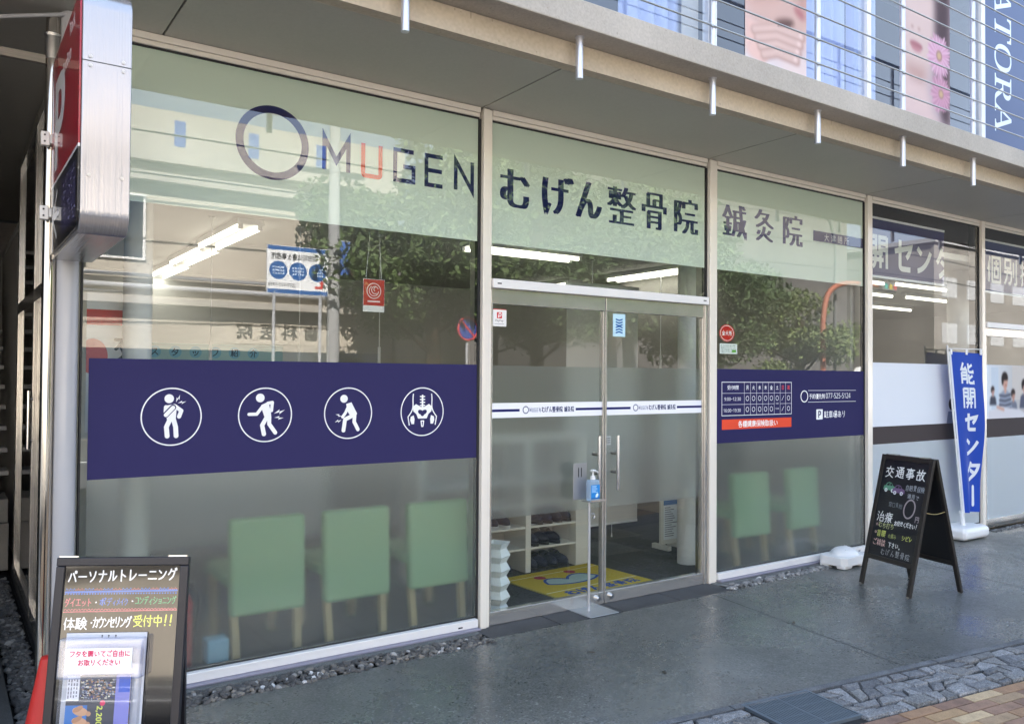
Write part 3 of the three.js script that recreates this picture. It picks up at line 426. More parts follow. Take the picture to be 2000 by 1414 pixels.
// window 1: wide left bay
const W1 = bay(0.515, 2.645, { label: 'wide left window with pictogram band' });
{
  const x0 = 0.551, x1 = 2.644;
  part(W1, 'upper_film', sheet(x0, x1, Y.film, Y.top, -0.004), film(sheetTex(x0, x1, Y.film, Y.top, 960, (g) => {
    rectF(g, x0, x1, Y.film, Y.top, MINT); emblem(g, 1.392, -2.705, 0.196, NAVY); mugen(g, 1.650, 2.625, 2.607, 2.792, NAVY, ORANGE, 0.0245);
  })), 'mint film with a ring emblem and large navy lettering');
  const bolt = (g, x, y, s, a) => { g.save(); g.translate(x, y); g.rotate(a); g.scale(s, s); poly(g, [[-1, 0.1], [0.1, -0.42], [-0.05, -0.05], [1, -0.15], [-0.15, 0.42], [0.05, 0.05]], WHITE); g.restore(); };
  part(W1, 'band', sheet(x0, x1, Y.bB, Y.bT, 0.004), print(sheetTex(x0, x1, Y.bB, Y.bT, 960, (g) => {
    rectF(g, x0, x1, Y.bB, Y.bT, '#35325b');
    const at = (i, f) => { g.save(); g.translate(0.913 + 0.4545 * i, -1.30); g.scale(0.14, 0.14); ring(g, 0, 0, 0.975, 0.045, WHITE); f(); g.restore(); };
    const S = (p, w) => strokeL(g, p, w, WHITE);
    at(0, () => { disc(g, -0.09, -0.62, 0.155, WHITE); poly(g, [[-0.22, -0.38], [0.1, -0.44], [0.16, -0.3], [0.13, 0.12], [-0.15, 0.12], [-0.2, -0.1]], WHITE); S([[0.1, -0.36], [0.31, -0.2], [0.24, 0.0]], 0.14); S([[-0.19, -0.33], [-0.2, -0.08]], 0.14); strokeL(g, [[-0.2, -0.06], [0.04, -0.32]], 0.2, '#35325b'); S([[-0.19, -0.06], [0.04, -0.31]], 0.14); S([[-0.06, 0.1], [-0.17, 0.35], [-0.14, 0.66]], 0.16); S([[0.06, 0.1], [0.13, 0.35], [0.15, 0.66]], 0.16); bolt(g, 0.2, -0.62, 0.15, -1.0); bolt(g, 0.33, -0.49, 0.15, -0.1); });
    at(1, () => { disc(g, -0.2, -0.62, 0.16, WHITE); poly(g, [[-0.16, -0.36], [0.1, -0.48], [0.2, -0.1], [0.22, 0.12], [-0.02, 0.14], [-0.12, -0.16]], WHITE); S([[-0.1, -0.32], [-0.32, -0.03], [-0.6, -0.03]], 0.12); S([[0.08, -0.42], [0.25, -0.45], [0.22, -0.15]], 0.12); S([[0.04, 0.1], [-0.12, 0.38], [-0.05, 0.7]], 0.16); S([[0.14, 0.08], [0.14, 0.34], [0.37, 0.66]], 0.15); bolt(g, 0.52, -0.1, 0.22, -0.2); bolt(g, 0.5, 0.12, 0.18, 0.15); });
    at(2, () => { disc(g, -0.19, -0.56, 0.155, WHITE); poly(g, [[-0.1, -0.36], [0.12, -0.42], [0.36, 0.02], [0.3, 0.14], [0.04, 0.06], [-0.06, -0.1]], WHITE); S([[0.0, -0.28], [-0.12, -0.02], [-0.24, 0.14]], 0.12); S([[0.22, 0.08], [-0.14, 0.24], [-0.2, 0.66]], 0.16); S([[0.26, 0.06], [0.24, 0.34], [0.4, 0.64]], 0.15); bolt(g, -0.4, 0.08, 0.14, 0.4); bolt(g, -0.42, 0.3, 0.15, -0.2); });
    at(3, () => {
      for (const s of [-1, 1]) { g.beginPath(); g.moveTo(s * 0.42, -0.74); g.bezierCurveTo(s * 0.5, -0.3, s * 0.3, -0.2, s * 0.66, 0.2); g.lineTo(s * 0.6, 0.55); g.strokeStyle = WHITE; g.lineWidth = 0.05; g.stroke(); poly(g, [[s * 0.4, 0.14], [s * 0.54, 0.2], [s * 0.56, 0.34], [s * 0.5, 0.5], [s * 0.38, 0.5], [s * 0.36, 0.3]], WHITE); }
      for (let i = 0; i < 4; i++) { S([[-0.1, -0.62 + i * 0.12], [0.1, -0.62 + i * 0.12]], 0.05); S([[0, -0.66 + i * 0.12], [0, -0.56 + i * 0.12]], 0.08); }
      poly(g, [[-0.08, -0.2], [-0.3, -0.32], [-0.45, -0.2], [-0.42, -0.02], [-0.28, 0.1], [-0.2, 0.28], [0.2, 0.28], [0.28, 0.1], [0.42, -0.02], [0.45, -0.2], [0.3, -0.32], [0.08, -0.2]], WHITE);
      g.beginPath(); g.ellipse(-0.08, 0.02, 0.13, 0.09, 0.5, 0, 7); g.ellipse(0.08, 0.02, 0.13, 0.09, -0.5, 0, 7); g.fillStyle = '#35325b'; g.fill(); disc(g, 0, 0.1, 0.08, '#35325b');
      S([[-0.06, 0.38], [0.06, 0.38], [0.03, 0.6], [-0.03, 0.6], [-0.06, 0.38]], 0.05);
    });
  }), { side: THREE.DoubleSide }), 'navy band with four white pain pictograms');
  part(W1, 'frosted_film', slabFilm(x0, x1, 0.074, Y.bB), M.frost);
}
// door bay head: film, clear strip, transom
const W2 = bay(2.731, 4.628, { sill: false, g0: 2.098, label: 'fixed light over the entrance doors' });
{
  const x0 = 2.732, x1 = 4.627;
  part(W2, 'upper_film', sheet(x0, x1, Y.film, Y.top, -0.004), film(sheetTex(x0, x1, Y.film, Y.top, 960, (g) => {
    rectF(g, x0, x1, Y.film, Y.top, MINT);
    const cx = [[2.790, 3.055], [3.105, 3.385], [3.385, 3.64], [3.667, 3.949], [3.980, 4.250], [4.294, 4.568]];
    [...'むげん整骨院'].forEach((ch, i) => kan(g, ch, cx[i][0] + 0.012, -2.815 + 0.008, cx[i][1] - cx[i][0] - 0.024, 0.262, i < 3 ? 0.020 : 0.0155, NAVY, i < 3 ? 0.0125 : 0.0105, 'butt'));
  })), 'mint film with large navy lettering');
  part(W2, 'transom', muv(merge([span(x0, x1, 2.042, 2.098, -0.05, 0.045, 0.004)])), M.aluWhite);
  for (const x of [x0 + 0.03, x1 - 0.06]) part(W2, 'weep_hole', span(x, x + 0.03, 2.066, 2.074, 0.0446, 0.0456), M.gasket);
}
// window 3
const W3 = bay(4.734, 6.637, { label: 'window with opening-hours band' });
{
  const x0 = 4.735, x1 = 6.636;
  part(W3, 'upper_film', sheet(x0, x1, Y.film, Y.top, -0.004), film(sheetTex(x0, x1, Y.film, Y.top, 960, (g) => {
    rectF(g, x0, x1, Y.film, Y.top, MINT); rectF(g, 4.740, 4.747, 2.57, 2.838, '#8a8fb0');
    const cx = [[4.815, 5.10], [5.172, 5.442], [5.522, 5.800]];
    [...'鍼灸院'].forEach((ch, i) => kan(g, ch, cx[i][0] + 0.012, -2.832, cx[i][1] - cx[i][0] - 0.024, 0.255, 0.0155, NAVY, 0.0105, 'butt'));
    rectF(g, 5.933, x1, 2.652, 2.738, NAVY); line(g, '大津膳所', 6.085, -2.728, 0.066, 0.066, 0.0045, WHITE, { dx: 0.094 });
  })), 'mint film with navy lettering and a small navy name bar');
  part(W3, 'band', sheet(x0, x1, Y.bB, Y.bT, 0.004), print(sheetTex(x0, x1, Y.bB, Y.bT, 1070, (g) => {
    rectF(g, x0, x1, Y.bB, Y.bT, '#2f2d57');
    const C = [4.812, 5.065, 5.137, 5.209, 5.282, 5.351, 5.422, 5.495, 5.563, 5.637], R = [1.476, 1.392, 1.307, 1.224], ln = (xa, ya, xb, yb, w = 0.0035) => strokeL(g, [[xa, -ya], [xb, -yb]], w, WHITE);
    for (const x of [C[0], C[9]]) ln(x, R[0], x, R[3], 0.005); for (const y of [R[0], R[3]]) ln(C[0], y, C[9], y, 0.005);
    for (let i = 1; i < 9; i++) ln(C[i], R[0], C[i], R[3], 0.0028); ln(C[0], R[1], C[9], R[1], 0.0028); ln(C[0], R[2], C[6], R[2], 0.0028); ln(C[7], R[2], C[9], R[2], 0.0028);
    line(g, '受付時間', 4.872, -1.452, 0.031, 0.034, 0.0035, WHITE, { dx: 0.0325 });
    [...'月火水木金土日祝'].forEach((ch, i) => kan(g, ch, (C[i + 1] + C[i + 2]) / 2 - 0.016, -1.452, 0.032, 0.034, 0.0042, i < 6 ? WHITE : '#e05050'));
    for (let r = 0; r < 2; r++) for (let i = 0; i < 8; i++) { const x = (C[i + 1] + C[i + 2]) / 2, y = -(R[r + 1] + R[r + 2]) / 2 - 0.002; if (i === 6) strokeL(g, [[x - 0.013, y + 0.017], [x + 0.013, y - 0.017]], 0.004, WHITE); else if (i !== 5 || r === 0) { g.beginPath(); g.ellipse(x, y, 0.016, 0.0175, 0, 0, 7); g.strokeStyle = WHITE; g.lineWidth = 0.0045; g.stroke(); } }
    latin(g, '9:00', C[5] + 0.107, -1.302, 0.018, WHITE, 'sans-serif', 'center'); latin(g, '13:00', C[5] + 0.107, -1.262, 0.018, WHITE, 'sans-serif', 'center');
    latin(g, '9:00−12:30', 4.838, -1.336, 0.036, WHITE, 'sans-serif', 'left', 1.06); latin(g, '16:00−19:30', 4.828, -1.250, 0.036, WHITE, 'sans-serif', 'left', 1.0);
    rectF(g, 4.812, 5.637, 1.119, 1.195, '#e4543a'); line(g, '各種健康保険取扱い', 4.995, -1.182, 0.049, 0.049, 0.0055, WHITE, { dx: 0.0525 });
    ln(5.855, 1.41, 6.52, 1.41, 0.0035); ln(5.855, 1.315, 6.52, 1.315, 0.0035);
    disc(g, 5.805, -1.362, 0.052, '#2f2d57'); ring(g, 5.805, -1.362, 0.045, 0.009, WHITE);
    line(g, '予約優先制', 5.868, -1.383, 0.040, 0.043, 0.0046, WHITE, { dx: 0.043 }); latin(g, '077-525-5124', 6.092, -1.343, 0.062, WHITE, 'sans-serif', 'left', 0.92);
    g.beginPath(); g.roundRect(5.963, -1.254, 0.088, 0.085, 0.008); g.fillStyle = WHITE; g.fill(); latin(g, 'P', 6.007, -1.183, 0.082, '#2f2d57', 'sans-serif', 'center', 1, 'bold');
    line(g, '駐車場あり', 6.072, -1.238, 0.057, 0.058, 0.0058, WHITE, { dx: 0.061 });
  }), { side: THREE.DoubleSide }), 'navy band with opening-hours table and phone number');
  part(W3, 'frosted_film', slabFilm(x0, x1, 0.074, Y.bB), M.frost);
  part(W3, 'round_sticker', new THREE.CircleGeometry(1, 28).scale(0.085, 0.066, 1).translate(4.875, 1.846, -0.003), print(canvasTex(192, 192, (g) => { g.fillStyle = '#c9322c'; g.fillRect(0, 0, 192, 192); ring(g, 96, 96, 82, 6, '#f3eeea'); line(g, '金火所', 34, 70, 38, 52, 6, '#f3eeea', { dx: 43 }); }), { side: THREE.DoubleSide }), 'round red sticker');
  part(W3, 'notice_sticker', sheet(4.795, 4.99, 1.690, 1.766, -0.003), print(canvasTex(256, 100, (g) => { g.fillStyle = '#eef0ea'; g.fillRect(0, 0, 256, 100); g.fillStyle = '#7d8f86'; for (let j = 0; j < 4; j++) for (let i = 0; i < 14; i++) g.fillRect(14 + i * 16 + rr(0, 4), 14 + j * 20, rr(6, 12), 10); g.fillStyle = '#6fb04e'; g.fillRect(180, 60, 60, 26); }), { side: THREE.DoubleSide }));
}
// window 4 and 5: the neighbouring study centre
const W4 = bay(6.743, 8.639, { label: 'neighbouring window with a purple sign strip' });
{
  const x0 = 6.744, x1 = 8.638;
  const signT = sheetTex(x0, 8.16, 2.452, 2.965, 700, (g) => {
    rectF(g, x0, 8.16, 2.452, 2.965, '#6d6a86'); rectF(g, x0, 8.16, 2.868, 2.965, '#23265c');
    kan(g, '能', 6.44, -2.86, 0.34, 0.34, 0.045, '#e9eae6'); kan(g, '開', 6.83, -2.83, 0.36, 0.32, 0.04, '#e9eae6', 0, 'butt');
    kan(g, 'セ', 7.26, -2.84, 0.34, 0.33, 0.05, '#e9eae6', 0, 'butt'); kan(g, 'ン', 7.64, -2.82, 0.30, 0.31, 0.05, '#e9eae6', 0, 'butt'); kan(g, 'タ', 8.0, -2.82, 0.3, 0.31, 0.05, '#e9eae6', 0, 'butt');
  });
  part(W4, 'sign_strip', sheet(x0, 8.16, 2.452, 2.965, -0.09), print(signT, { side: THREE.DoubleSide }), 'purple sign strip with pale lettering');
  part(W4, 'strip_trim', [span(x0, 8.16, 2.965, 2.985, -0.11, -0.085), span(x0, 8.16, 2.430, 2.4515, -0.11, -0.085)], M.white);
  part(W4, 'picture_film', sheet(x0, x1, 1.085, 1.655, 0.004), print(sheetTex(x0, x1, 1.085, 1.655, 540, (g) => {
    rectF(g, x0, x1, 1.085, 1.655, '#dfe3ea');
    // blurred classroom picture at the right end
    const gr = g.createLinearGradient(7.95, 0, 8.64, 0); gr.addColorStop(0, '#dfe3ea'); gr.addColorStop(0.5, '#b9aeb0'); gr.addColorStop(1, '#5b5360'); g.fillStyle = gr; g.fillRect(7.95, -1.655, 0.69, 0.57);
    disc(g, 8.12, -1.27, 0.06, '#3b312f'); poly(g, [[8.05, -1.2], [8.2, -1.2], [8.24, -1.085], [8.02, -1.085]], '#7c8496');
    disc(g, 8.42, -1.38, 0.12, '#2b2526'); poly(g, [[8.28, -1.25], [8.56, -1.25], [8.62, -1.085], [8.22, -1.085]], '#494a66');
  }), { side: THREE.DoubleSide }), 'pale picture film');
  part(W4, 'brown_strip', sheet(x0, x1, 0.93, 1.0845, 0.004), print(sheetTex(x0, x1, 0.93, 1.0845, 400, (g) => rectF(g, x0, x1, 0.93, 1.0845, '#4a4343')), { side: THREE.DoubleSide }));
  part(W4, 'frosted_film', slabFilm(x0, x1, 0.074, 0.929), M.frostPale);
}
const W5 = bay(8.739, 10.639, { sill: false, g0: 2.098, label: 'fixed light over the far doors' });
{
  const x0 = 8.74, x1 = 10.638;
  part(W5, 'transom', span(x0, x1, 2.042, 2.098, -0.05, 0.045, 0.004), M.aluWhite);
  part(W5, 'sign_strip', sheet(x0, x1, 2.445, 2.965, -0.09), print(sheetTex(x0, x1, 2.445, 2.965, 500, (g) => { rectF(g, x0, x1, 2.445, 2.965, '#2a3a6c'); line(g, '個別指', 9.02, -2.83, 0.30, 0.30, 0.034, '#e9eae6', { dx: 0.36, cap: 'butt' }); }), { side: THREE.DoubleSide }), 'blue sign strip with white lettering');
  part(W5, 'strip_trim', [span(x0, x1, 2.965, 2.985, -0.11, -0.085), span(x0, x1, 2.423, 2.4445, -0.11, -0.085), span(8.84, 8.87, 2.46, 2.96, -0.085, -0.075)], M.white);
  const d = grp(B, 'door', 'far glazed door with a classroom photo film');
  part(d, 'frame', muv(merge([span(x0, x1, 1.957, 2.0415, -0.03, 0.02, 0.003), span(x0, x0 + 0.03, 0.0, 1.9565, -0.03, 0.02, 0.003), span(x0 + 0.0305, x1, 0.0, 0.09, -0.03, 0.02, 0.003)])), M.steel);
  part(d, 'glass_pane', sheet(x0 + 0.03, x1, 0.09, 1.957, 0), M.glass);
  part(d, 'picture_film', sheet(x0 + 0.03, x1, 1.11, 1.665, 0.004), print(sheetTex(x0 + 0.03, x1, 1.11, 1.665, 700, (g) => {
    const gr = g.createLinearGradient(8.77, 0, 9.7, 0); gr.addColorStop(0, '#dfe6ee'); gr.addColorStop(1, '#b8b2ae'); g.fillStyle = gr; g.fillRect(8.7, -1.7, 2, 0.7);
    rectF(g, 8.9, 9.05, 1.2, 1.64, '#c9d3de'); rectF(g, 9.35, 10.6, 1.3, 1.66, '#cfc8c2');
    const kid = (x, y, s, hair, skin, shirt) => { g.save(); g.translate(x, y); g.scale(s, s); poly(g, [[-1.1, 2.4], [-0.85, 1.15], [-0.3, 0.85], [0.4, 0.85], [0.95, 1.2], [1.25, 2.4]], shirt); g.beginPath(); g.ellipse(0.05, 0.75, 0.22, 0.4, 0, 0, 7); g.fillStyle = skin; g.fill(); g.beginPath(); g.ellipse(0.02, 0.08, 0.47, 0.62, 0.12, 0, 7); g.fill(); g.beginPath(); g.ellipse(-0.04, -0.2, 0.56, 0.52, 0, 2.7, 6.6); g.fillStyle = hair; g.fill(); g.beginPath(); g.ellipse(-0.42, 0.05, 0.16, 0.34, 0, 0, 7); g.fill(); g.beginPath(); g.ellipse(0.14, 0.42, 0.15, 0.07, 0, 0, 7); g.fillStyle = '#a4655c'; g.fill(); g.restore(); };
    g.filter = 'blur(8px)';
    kid(8.93, -1.40, 0.062, '#3a3130', '#c3988a', '#474a55'); kid(9.37, -1.36, 0.078, '#352d2c', '#b98f80', '#777b8a'); kid(9.62, -1.45, 0.1, '#2d2626', '#bd9280', '#5a5d70');
    kid(9.19, -1.505, 0.122, '#2b2423', '#cfa391', '#9aa1b2');
    for (let i = 0; i < 4; i++) strokeL(g, [[9.07, -1.35 + i * 0.05], [9.19, -1.34 + i * 0.05], [9.32, -1.36 + i * 0.05]], 0.02, '#4a4e5c');
    poly(g, [[8.8, -1.10], [8.84, -1.19], [9.12, -1.23], [9.5, -1.2], [9.8, -1.10]], '#d9d6da'); strokeL(g, [[9.02, -1.23], [9.16, -1.2]], 0.03, '#cfa391'); g.filter = 'none';
  }), { side: THREE.DoubleSide }), 'classroom photo film');
  part(d, 'brown_strip', sheet(x0 + 0.03, x1, 0.92, 1.1095, 0.004), print(sheetTex(x0, x1, 0.92, 1.1095, 300, (g) => rectF(g, x0, x1, 0.92, 1.1095, '#4a4343')), { side: THREE.DoubleSide }));
  part(d, 'frosted_film', slabFilm(x0 + 0.03, x1, 0.09, 0.919), M.frostPale);
}
bay(10.739, 12.639, { label: 'plain window past the far doors' });
part(B, 'far_wall', muv(span(12.739, 15.8, 0, 3.12, -0.2, 0)), M.cast);

// entrance doors: two glass leaves
function leaf(x0, x1, hx, label) {
  const d = grp(B, 'door', label);
  part(d, 'top_rail', muv(span(x0, x1, 1.948, 2.0405, -0.03, 0.018, 0.003), 1), M.steel);
  part(d, 'bottom_rail', muv(span(x0, x1, 0.004, 0.084, -0.03, 0.018, 0.003), 1), M.steel);
  part(d, 'stile', [span(x0, x0 + 0.014, 0.0845, 1.9475, -0.026, 0.014, 0.002), span(x1 - 0.014, x1, 0.0845, 1.9475, -0.026, 0.014, 0.002)], M.steel);
  part(d, 'glass_pane', sheet(x0 + 0.014, x1 - 0.014, 0.084, 1.948, 0), M.glass);
  const a = x0 + 0.015, b = x1 - 0.015;
  part(d, 'frosted_film', [slabFilm(a, b, 1.344, 1.572), slabFilm(a, b, 0.64, 1.251)], M.frost);
  part(d, 'stripe', sheet(a, b, 1.252, 1.343, 0.004), print(sheetTex(a, b, 1.252, 1.343, 1100, (g) => {
    rectF(g, a, b, 1.252, 1.343, '#f1f1f6'); const c = hx < 3.65 ? 3.185 : 4.115, w = 0.2;
    rectF(g, a, c - 0.225, 1.289, 1.3045, NAVY); rectF(g, c + 0.222, b, 1.289, 1.3045, NAVY);
    ring(g, c - 0.178, -1.298, 0.021, 0.006, '#555b78'); mugen(g, c - 0.15, c - 0.062, 1.285, 1.309, '#7a7f98', '#7a7f98', 0.0035);
    line(g, 'むげん整骨院', c - 0.055, -1.316, 0.0265, 0.035, 0.0042, '#33385c', { dx: 0.0285 }); line(g, '鍼灸院', c + 0.128, -1.316, 0.0245, 0.035, 0.0038, '#33385c', { dx: 0.0275 });
  }), { side: THREE.DoubleSide }), 'white stripe with small navy lettering');
  const h = grp(d, 'handle');
  part(h, 'grip', cyl(0.0125, 0.0125, 0.363, hx, 0.756, 0.062, 18), M.chrome);
  for (const y of [0.876, 1.0]) part(h, 'standoff', rod([hx - 0.0005, y, 0.0005], [hx - 0.0005, y, 0.055], 0.0135, 16), M.steelDark);
  const lx = hx < 3.65 ? x1 - 0.06 : x0 + 0.05;
  part(d, 'floor_lock', [rod([lx, 0.05, 0.0185], [lx, 0.05, 0.034], 0.018, 18), rod([lx, 0.05, 0.0345], [lx, 0.05, 0.042], 0.010, 14)], M.chrome);
  return d;
}
const dl = leaf(2.736, 3.646, 3.5625, 'left glass entrance leaf'), dr = leaf(3.653, 4.602, 3.726, 'right glass entrance leaf');
part(B, 'door_jamb', muv(span(4.604, 4.628, 0.0, 2.041, -0.04, 0.028, 0.003)), M.steel);
part(dl, 'payment_sticker', sheet(2.752, 2.856, 1.812, 1.918, 0.003), print(canvasTex(256, 256, (g) => { g.fillStyle = '#e9e7e4'; g.fillRect(0, 0, 256, 256); g.fillStyle = '#d03a3a'; g.fillRect(0, 0, 256, 10); g.fillRect(84, 46, 92, 92); g.strokeStyle = '#f3efee'; g.lineWidth = 14; g.beginPath(); g.moveTo(112, 128); g.lineTo(124, 62); g.arc(136, 82, 24, -1.4, 1.9); g.lineTo(104, 108); g.stroke(); latin(g, 'PayPay', 128, 186, 46, '#3a3a40', 'sans-serif', 'center'); g.fillStyle = '#9a9aa0'; g.fillRect(40, 216, 176, 8); })), 'white sticker with a red square mark');
part(dr, 'arrow_sticker', sheet(3.727, 3.839, 1.782, 1.936, 0.003), print(canvasTex(180, 256, (g) => { g.fillStyle = '#bfe0ec'; g.fillRect(0, 0, 180, 256); for (let i = 0; i < 6; i++) { const y = 62 + i * 30, s = i < 3 ? 1 : -1; poly(g, [[40, y - 10 * s], [90, y + 4 * s], [140, y - 10 * s], [140, y + 6 * s], [90, y + 20 * s], [40, y + 6 * s]], '#2b5fa0'); } })), 'pale blue sticker with blue chevrons');
part(dr, 'pull_plate', sheet(3.668, 3.712, 1.052, 1.112, 0.003), print(canvasTex(128, 128, (g) => { g.fillStyle = '#e8e8e6'; g.fillRect(0, 0, 128, 128); g.fillStyle = '#55585e'; for (let j = 0; j < 3; j++) for (let i = 0; i < 4; i++) g.fillRect(16 + i * 26, 26 + j * 30, 18, 16); })));

// ---------- upper storey: glass front with posters and curtains ----------
{
  const ux = [-5.8, -3.3, -1.3, 0.69, 2.69, 4.69, 6.69, 8.70, 10.7, 12.7, 15.8];
  for (let i = 0; i + 1 < ux.length; i++) {
    const w = grp(B, 'window');
    part(w, 'frame', [span(ux[i] - 0.03, ux[i] + 0.03, 3.391, 6.29, -0.06, 0.03, 0.003), span(ux[i] + 0.0305, ux[i + 1] - 0.0305, 3.391, 3.45, -0.05, 0.03, 0.003), span(ux[i] + 0.0305, ux[i + 1] - 0.0305, 6.2, 6.29, -0.05, 0.03, 0.003)], M.aluWhite);
    part(w, 'glass_pane', sheet(ux[i] + 0.03, ux[i + 1] - 0.03, 3.45, 6.2, 0), M.glassBlue);
  }
  const poster = (name, label, x0, x1, y0, y1, draw, w = 512) => { const q = part(B, name, sheet(x0, x1, y0, y1, 0.004), print(canvasTex(w, w * (y1 - y0) / (x1 - x0), (g, W, H) => { g.scale(W, W); draw(g, H / W); })), label); return q; };
  const soft = (g, px, f) => { g.filter = 'blur(' + px + 'px)'; f(); g.filter = 'none'; };
  const oval = (g, x, y, a, b, t, c) => { g.beginPath(); g.ellipse(x, y, a, b, t, 0, 7); g.fillStyle = c; g.fill(); };
  poster('poster', 'poster of a resting face and hands', 5.067, 5.83, 3.46, 5.4, (g, h) => {
    const bg = g.createLinearGradient(0, 0, 0, h); bg.addColorStop(0, '#a58079'); bg.addColorStop(0.55, '#d8bcb5'); bg.addColorStop(1, '#d5deea'); g.fillStyle = bg; g.fillRect(0, 0, 1, h);
    soft(g, 34, () => { oval(g, 0.6, h - 1.42, 0.62, 0.40, -0.25, '#cfada2'); oval(g, 0.3, h - 1.55, 0.4, 0.2, -0.4, '#c89e94'); poly(g, [[0.86, h - 1.8], [1, h - 1.8], [1, h - 1.3], [0.9, h - 1.35]], '#b98d84'); oval(g, 0.85, h - 0.62, 0.5, 0.2, -0.2, '#e6d0ca'); oval(g, 0.3, h - 0.5, 0.5, 0.16, 0.1, '#dfe3ea'); });
    soft(g, 14, () => { oval(g, 0.63, h - 1.19, 0.17, 0.045, -0.25, '#6d5450'); oval(g, 0.88, h - 1.36, 0.1, 0.05, 0.4, '#b57a7a'); poly(g, [[0, h - 1.12], [0.2, h - 1.06], [0.42, h - 0.86], [0.3, h - 0.66], [0.06, h - 0.72], [0, h - 0.8]], '#e2bdb2'); });
    soft(g, 9, () => { for (let i = 0; i < 4; i++) { strokeL(g, [[0.14 + i * 0.05, h - 1.0 + i * 0.075], [0.5, h - 1.1 + i * 0.085], [0.93 - i * 0.03, h - 1.1 + i * 0.09]], 0.10, '#b89389'); strokeL(g, [[0.14 + i * 0.05, h - 1.01 + i * 0.075], [0.5, h - 1.11 + i * 0.085], [0.92 - i * 0.03, h - 1.11 + i * 0.09]], 0.074, '#d8bab0'); oval(g, 0.9 - i * 0.03, h - 1.115 + i * 0.09, 0.028, 0.018, 0, '#efd6d0'); } });
    soft(g, 5, () => { for (let i = 0; i < 7; i++) strokeL(g, [[0.54 + i * 0.03, h - 1.17 - i * 0.006], [0.52 + i * 0.032, h - 1.13 - i * 0.006]], 0.008, '#4a3836'); strokeL(g, [[0.0, h - 0.62], [0.4, h - 0.5], [1, h - 0.56]], 0.006, '#a58079'); });
  });
  poster('poster', 'poster of a face beside pink flowers', 7.27, 8.10, 3.46, 5.6, (g, h) => {
    const bg = g.createLinearGradient(0, 0, 1, 0); bg.addColorStop(0, '#cdb6b4'); bg.addColorStop(1, '#b8a3a8'); g.fillStyle = bg; g.fillRect(0, 0, 1, h);
    soft(g, 30, () => { oval(g, 0.26, h - 1.78, 0.44, 0.74, 0, '#d3bab3'); poly(g, [[0, h - 1.2], [0.42, h - 1.15], [0.6, h - 0.72], [1, h - 0.5], [1, h], [0, h]], '#d8bdb8'); poly(g, [[0.02, h - 1.2], [0.5, h - 1.2], [0.42, h - 1.02], [0.1, h - 1.06]], '#bb9890'); poly(g, [[0.66, 0], [1, 0], [1, h - 0.6], [0.82, h - 0.66], [0.68, h - 1.15]], '#564649'); });
    soft(g, 9, () => { oval(g, 0.27, h - 1.44, 0.13, 0.034, 0.05, '#ad757b'); oval(g, 0.27, h - 1.395, 0.105, 0.035, 0.05, '#bd868b'); strokeL(g, [[0.14, h - 1.425], [0.4, h - 1.42]], 0.01, '#85484f'); oval(g, 0.19, h - 1.63, 0.024, 0.013, 0, '#a77d75'); oval(g, 0.33, h - 1.63, 0.024, 0.013, 0, '#a77d75'); oval(g, 0.18, h - 0.36, 0.05, 0.15, 0.2, '#e0e4e8'); });
    const flower = (x, y, r, c, d) => { for (let k = 0; k < 34; k++) { const a = k / 34 * 6.283, q = rr(0.8, 1); g.save(); g.translate(x, y); g.rotate(a); g.beginPath(); g.ellipse(r * 0.56 * q, 0, r * 0.46 * q, r * 0.085, 0, 0, 7); g.fillStyle = k % 2 ? c : d; g.fill(); g.restore(); } disc(g, x, y, r * 0.24, '#b08c84'); disc(g, x, y, r * 0.14, '#c9ab86'); };
    soft(g, 5, () => { flower(0.8, h - 0.98, 0.25, '#bf8ca0', '#cf9fb2'); flower(0.76, h - 1.42, 0.28, '#cf9db2', '#dbb2c4'); });
  });
  part(B, 'name_panel', sheet(8.745, 10.65, 3.46, 6.19, 0.004), phy([1, 1, 1], 0.3, { map: sheetTex(8.745, 10.65, 3.46, 6.19, 500, (g) => { rectF(g, 8.745, 10.65, 3.46, 6.19, '#1d3c70'); rectF(g, 8.76, 8.80, 3.46, 6.19, '#dfe4ee'); g.save(); g.translate(9.0, -5.68); g.rotate(Math.PI / 2); latin(g, 'ATORA', 0, 0, 0.50, '#dfe8ef', 'serif', 'left', 0.92); g.restore(); }) }), 'blue panel with tall serif letters running down it');
  // curtains behind the glass, gathered in folds
  const curtain = (x0, x1, c) => { const n = Math.ceil((x1 - x0) / 0.02), g = new THREE.PlaneGeometry(x1 - x0, 2.75, n, 1).translate((x0 + x1) / 2, 4.83, -0.2), p = g.attributes.position; for (let i = 0; i < p.count; i++) { const x = p.getX(i); p.setZ(i, -0.2 + 0.035 * Math.sin(x * 42 + 1.3 * Math.sin(x * 7)) + 0.012 * Math.sin(x * 97)); } g.computeVertexNormals(); part(B, 'curtain', g, phy(c, 0.95, { side: THREE.DoubleSide })); };
  curtain(3.9, 4.66, [0.50, 0.55, 0.72]); curtain(5.86, 6.66, [0.52, 0.57, 0.76]); curtain(6.72, 7.16, [0.55, 0.60, 0.80]);
  part(B, 'hanging_banner', sheet(4.5, 4.68, 3.46, 6.0, -0.12), std([0.55, 0.50, 0.42], 0.8));
}
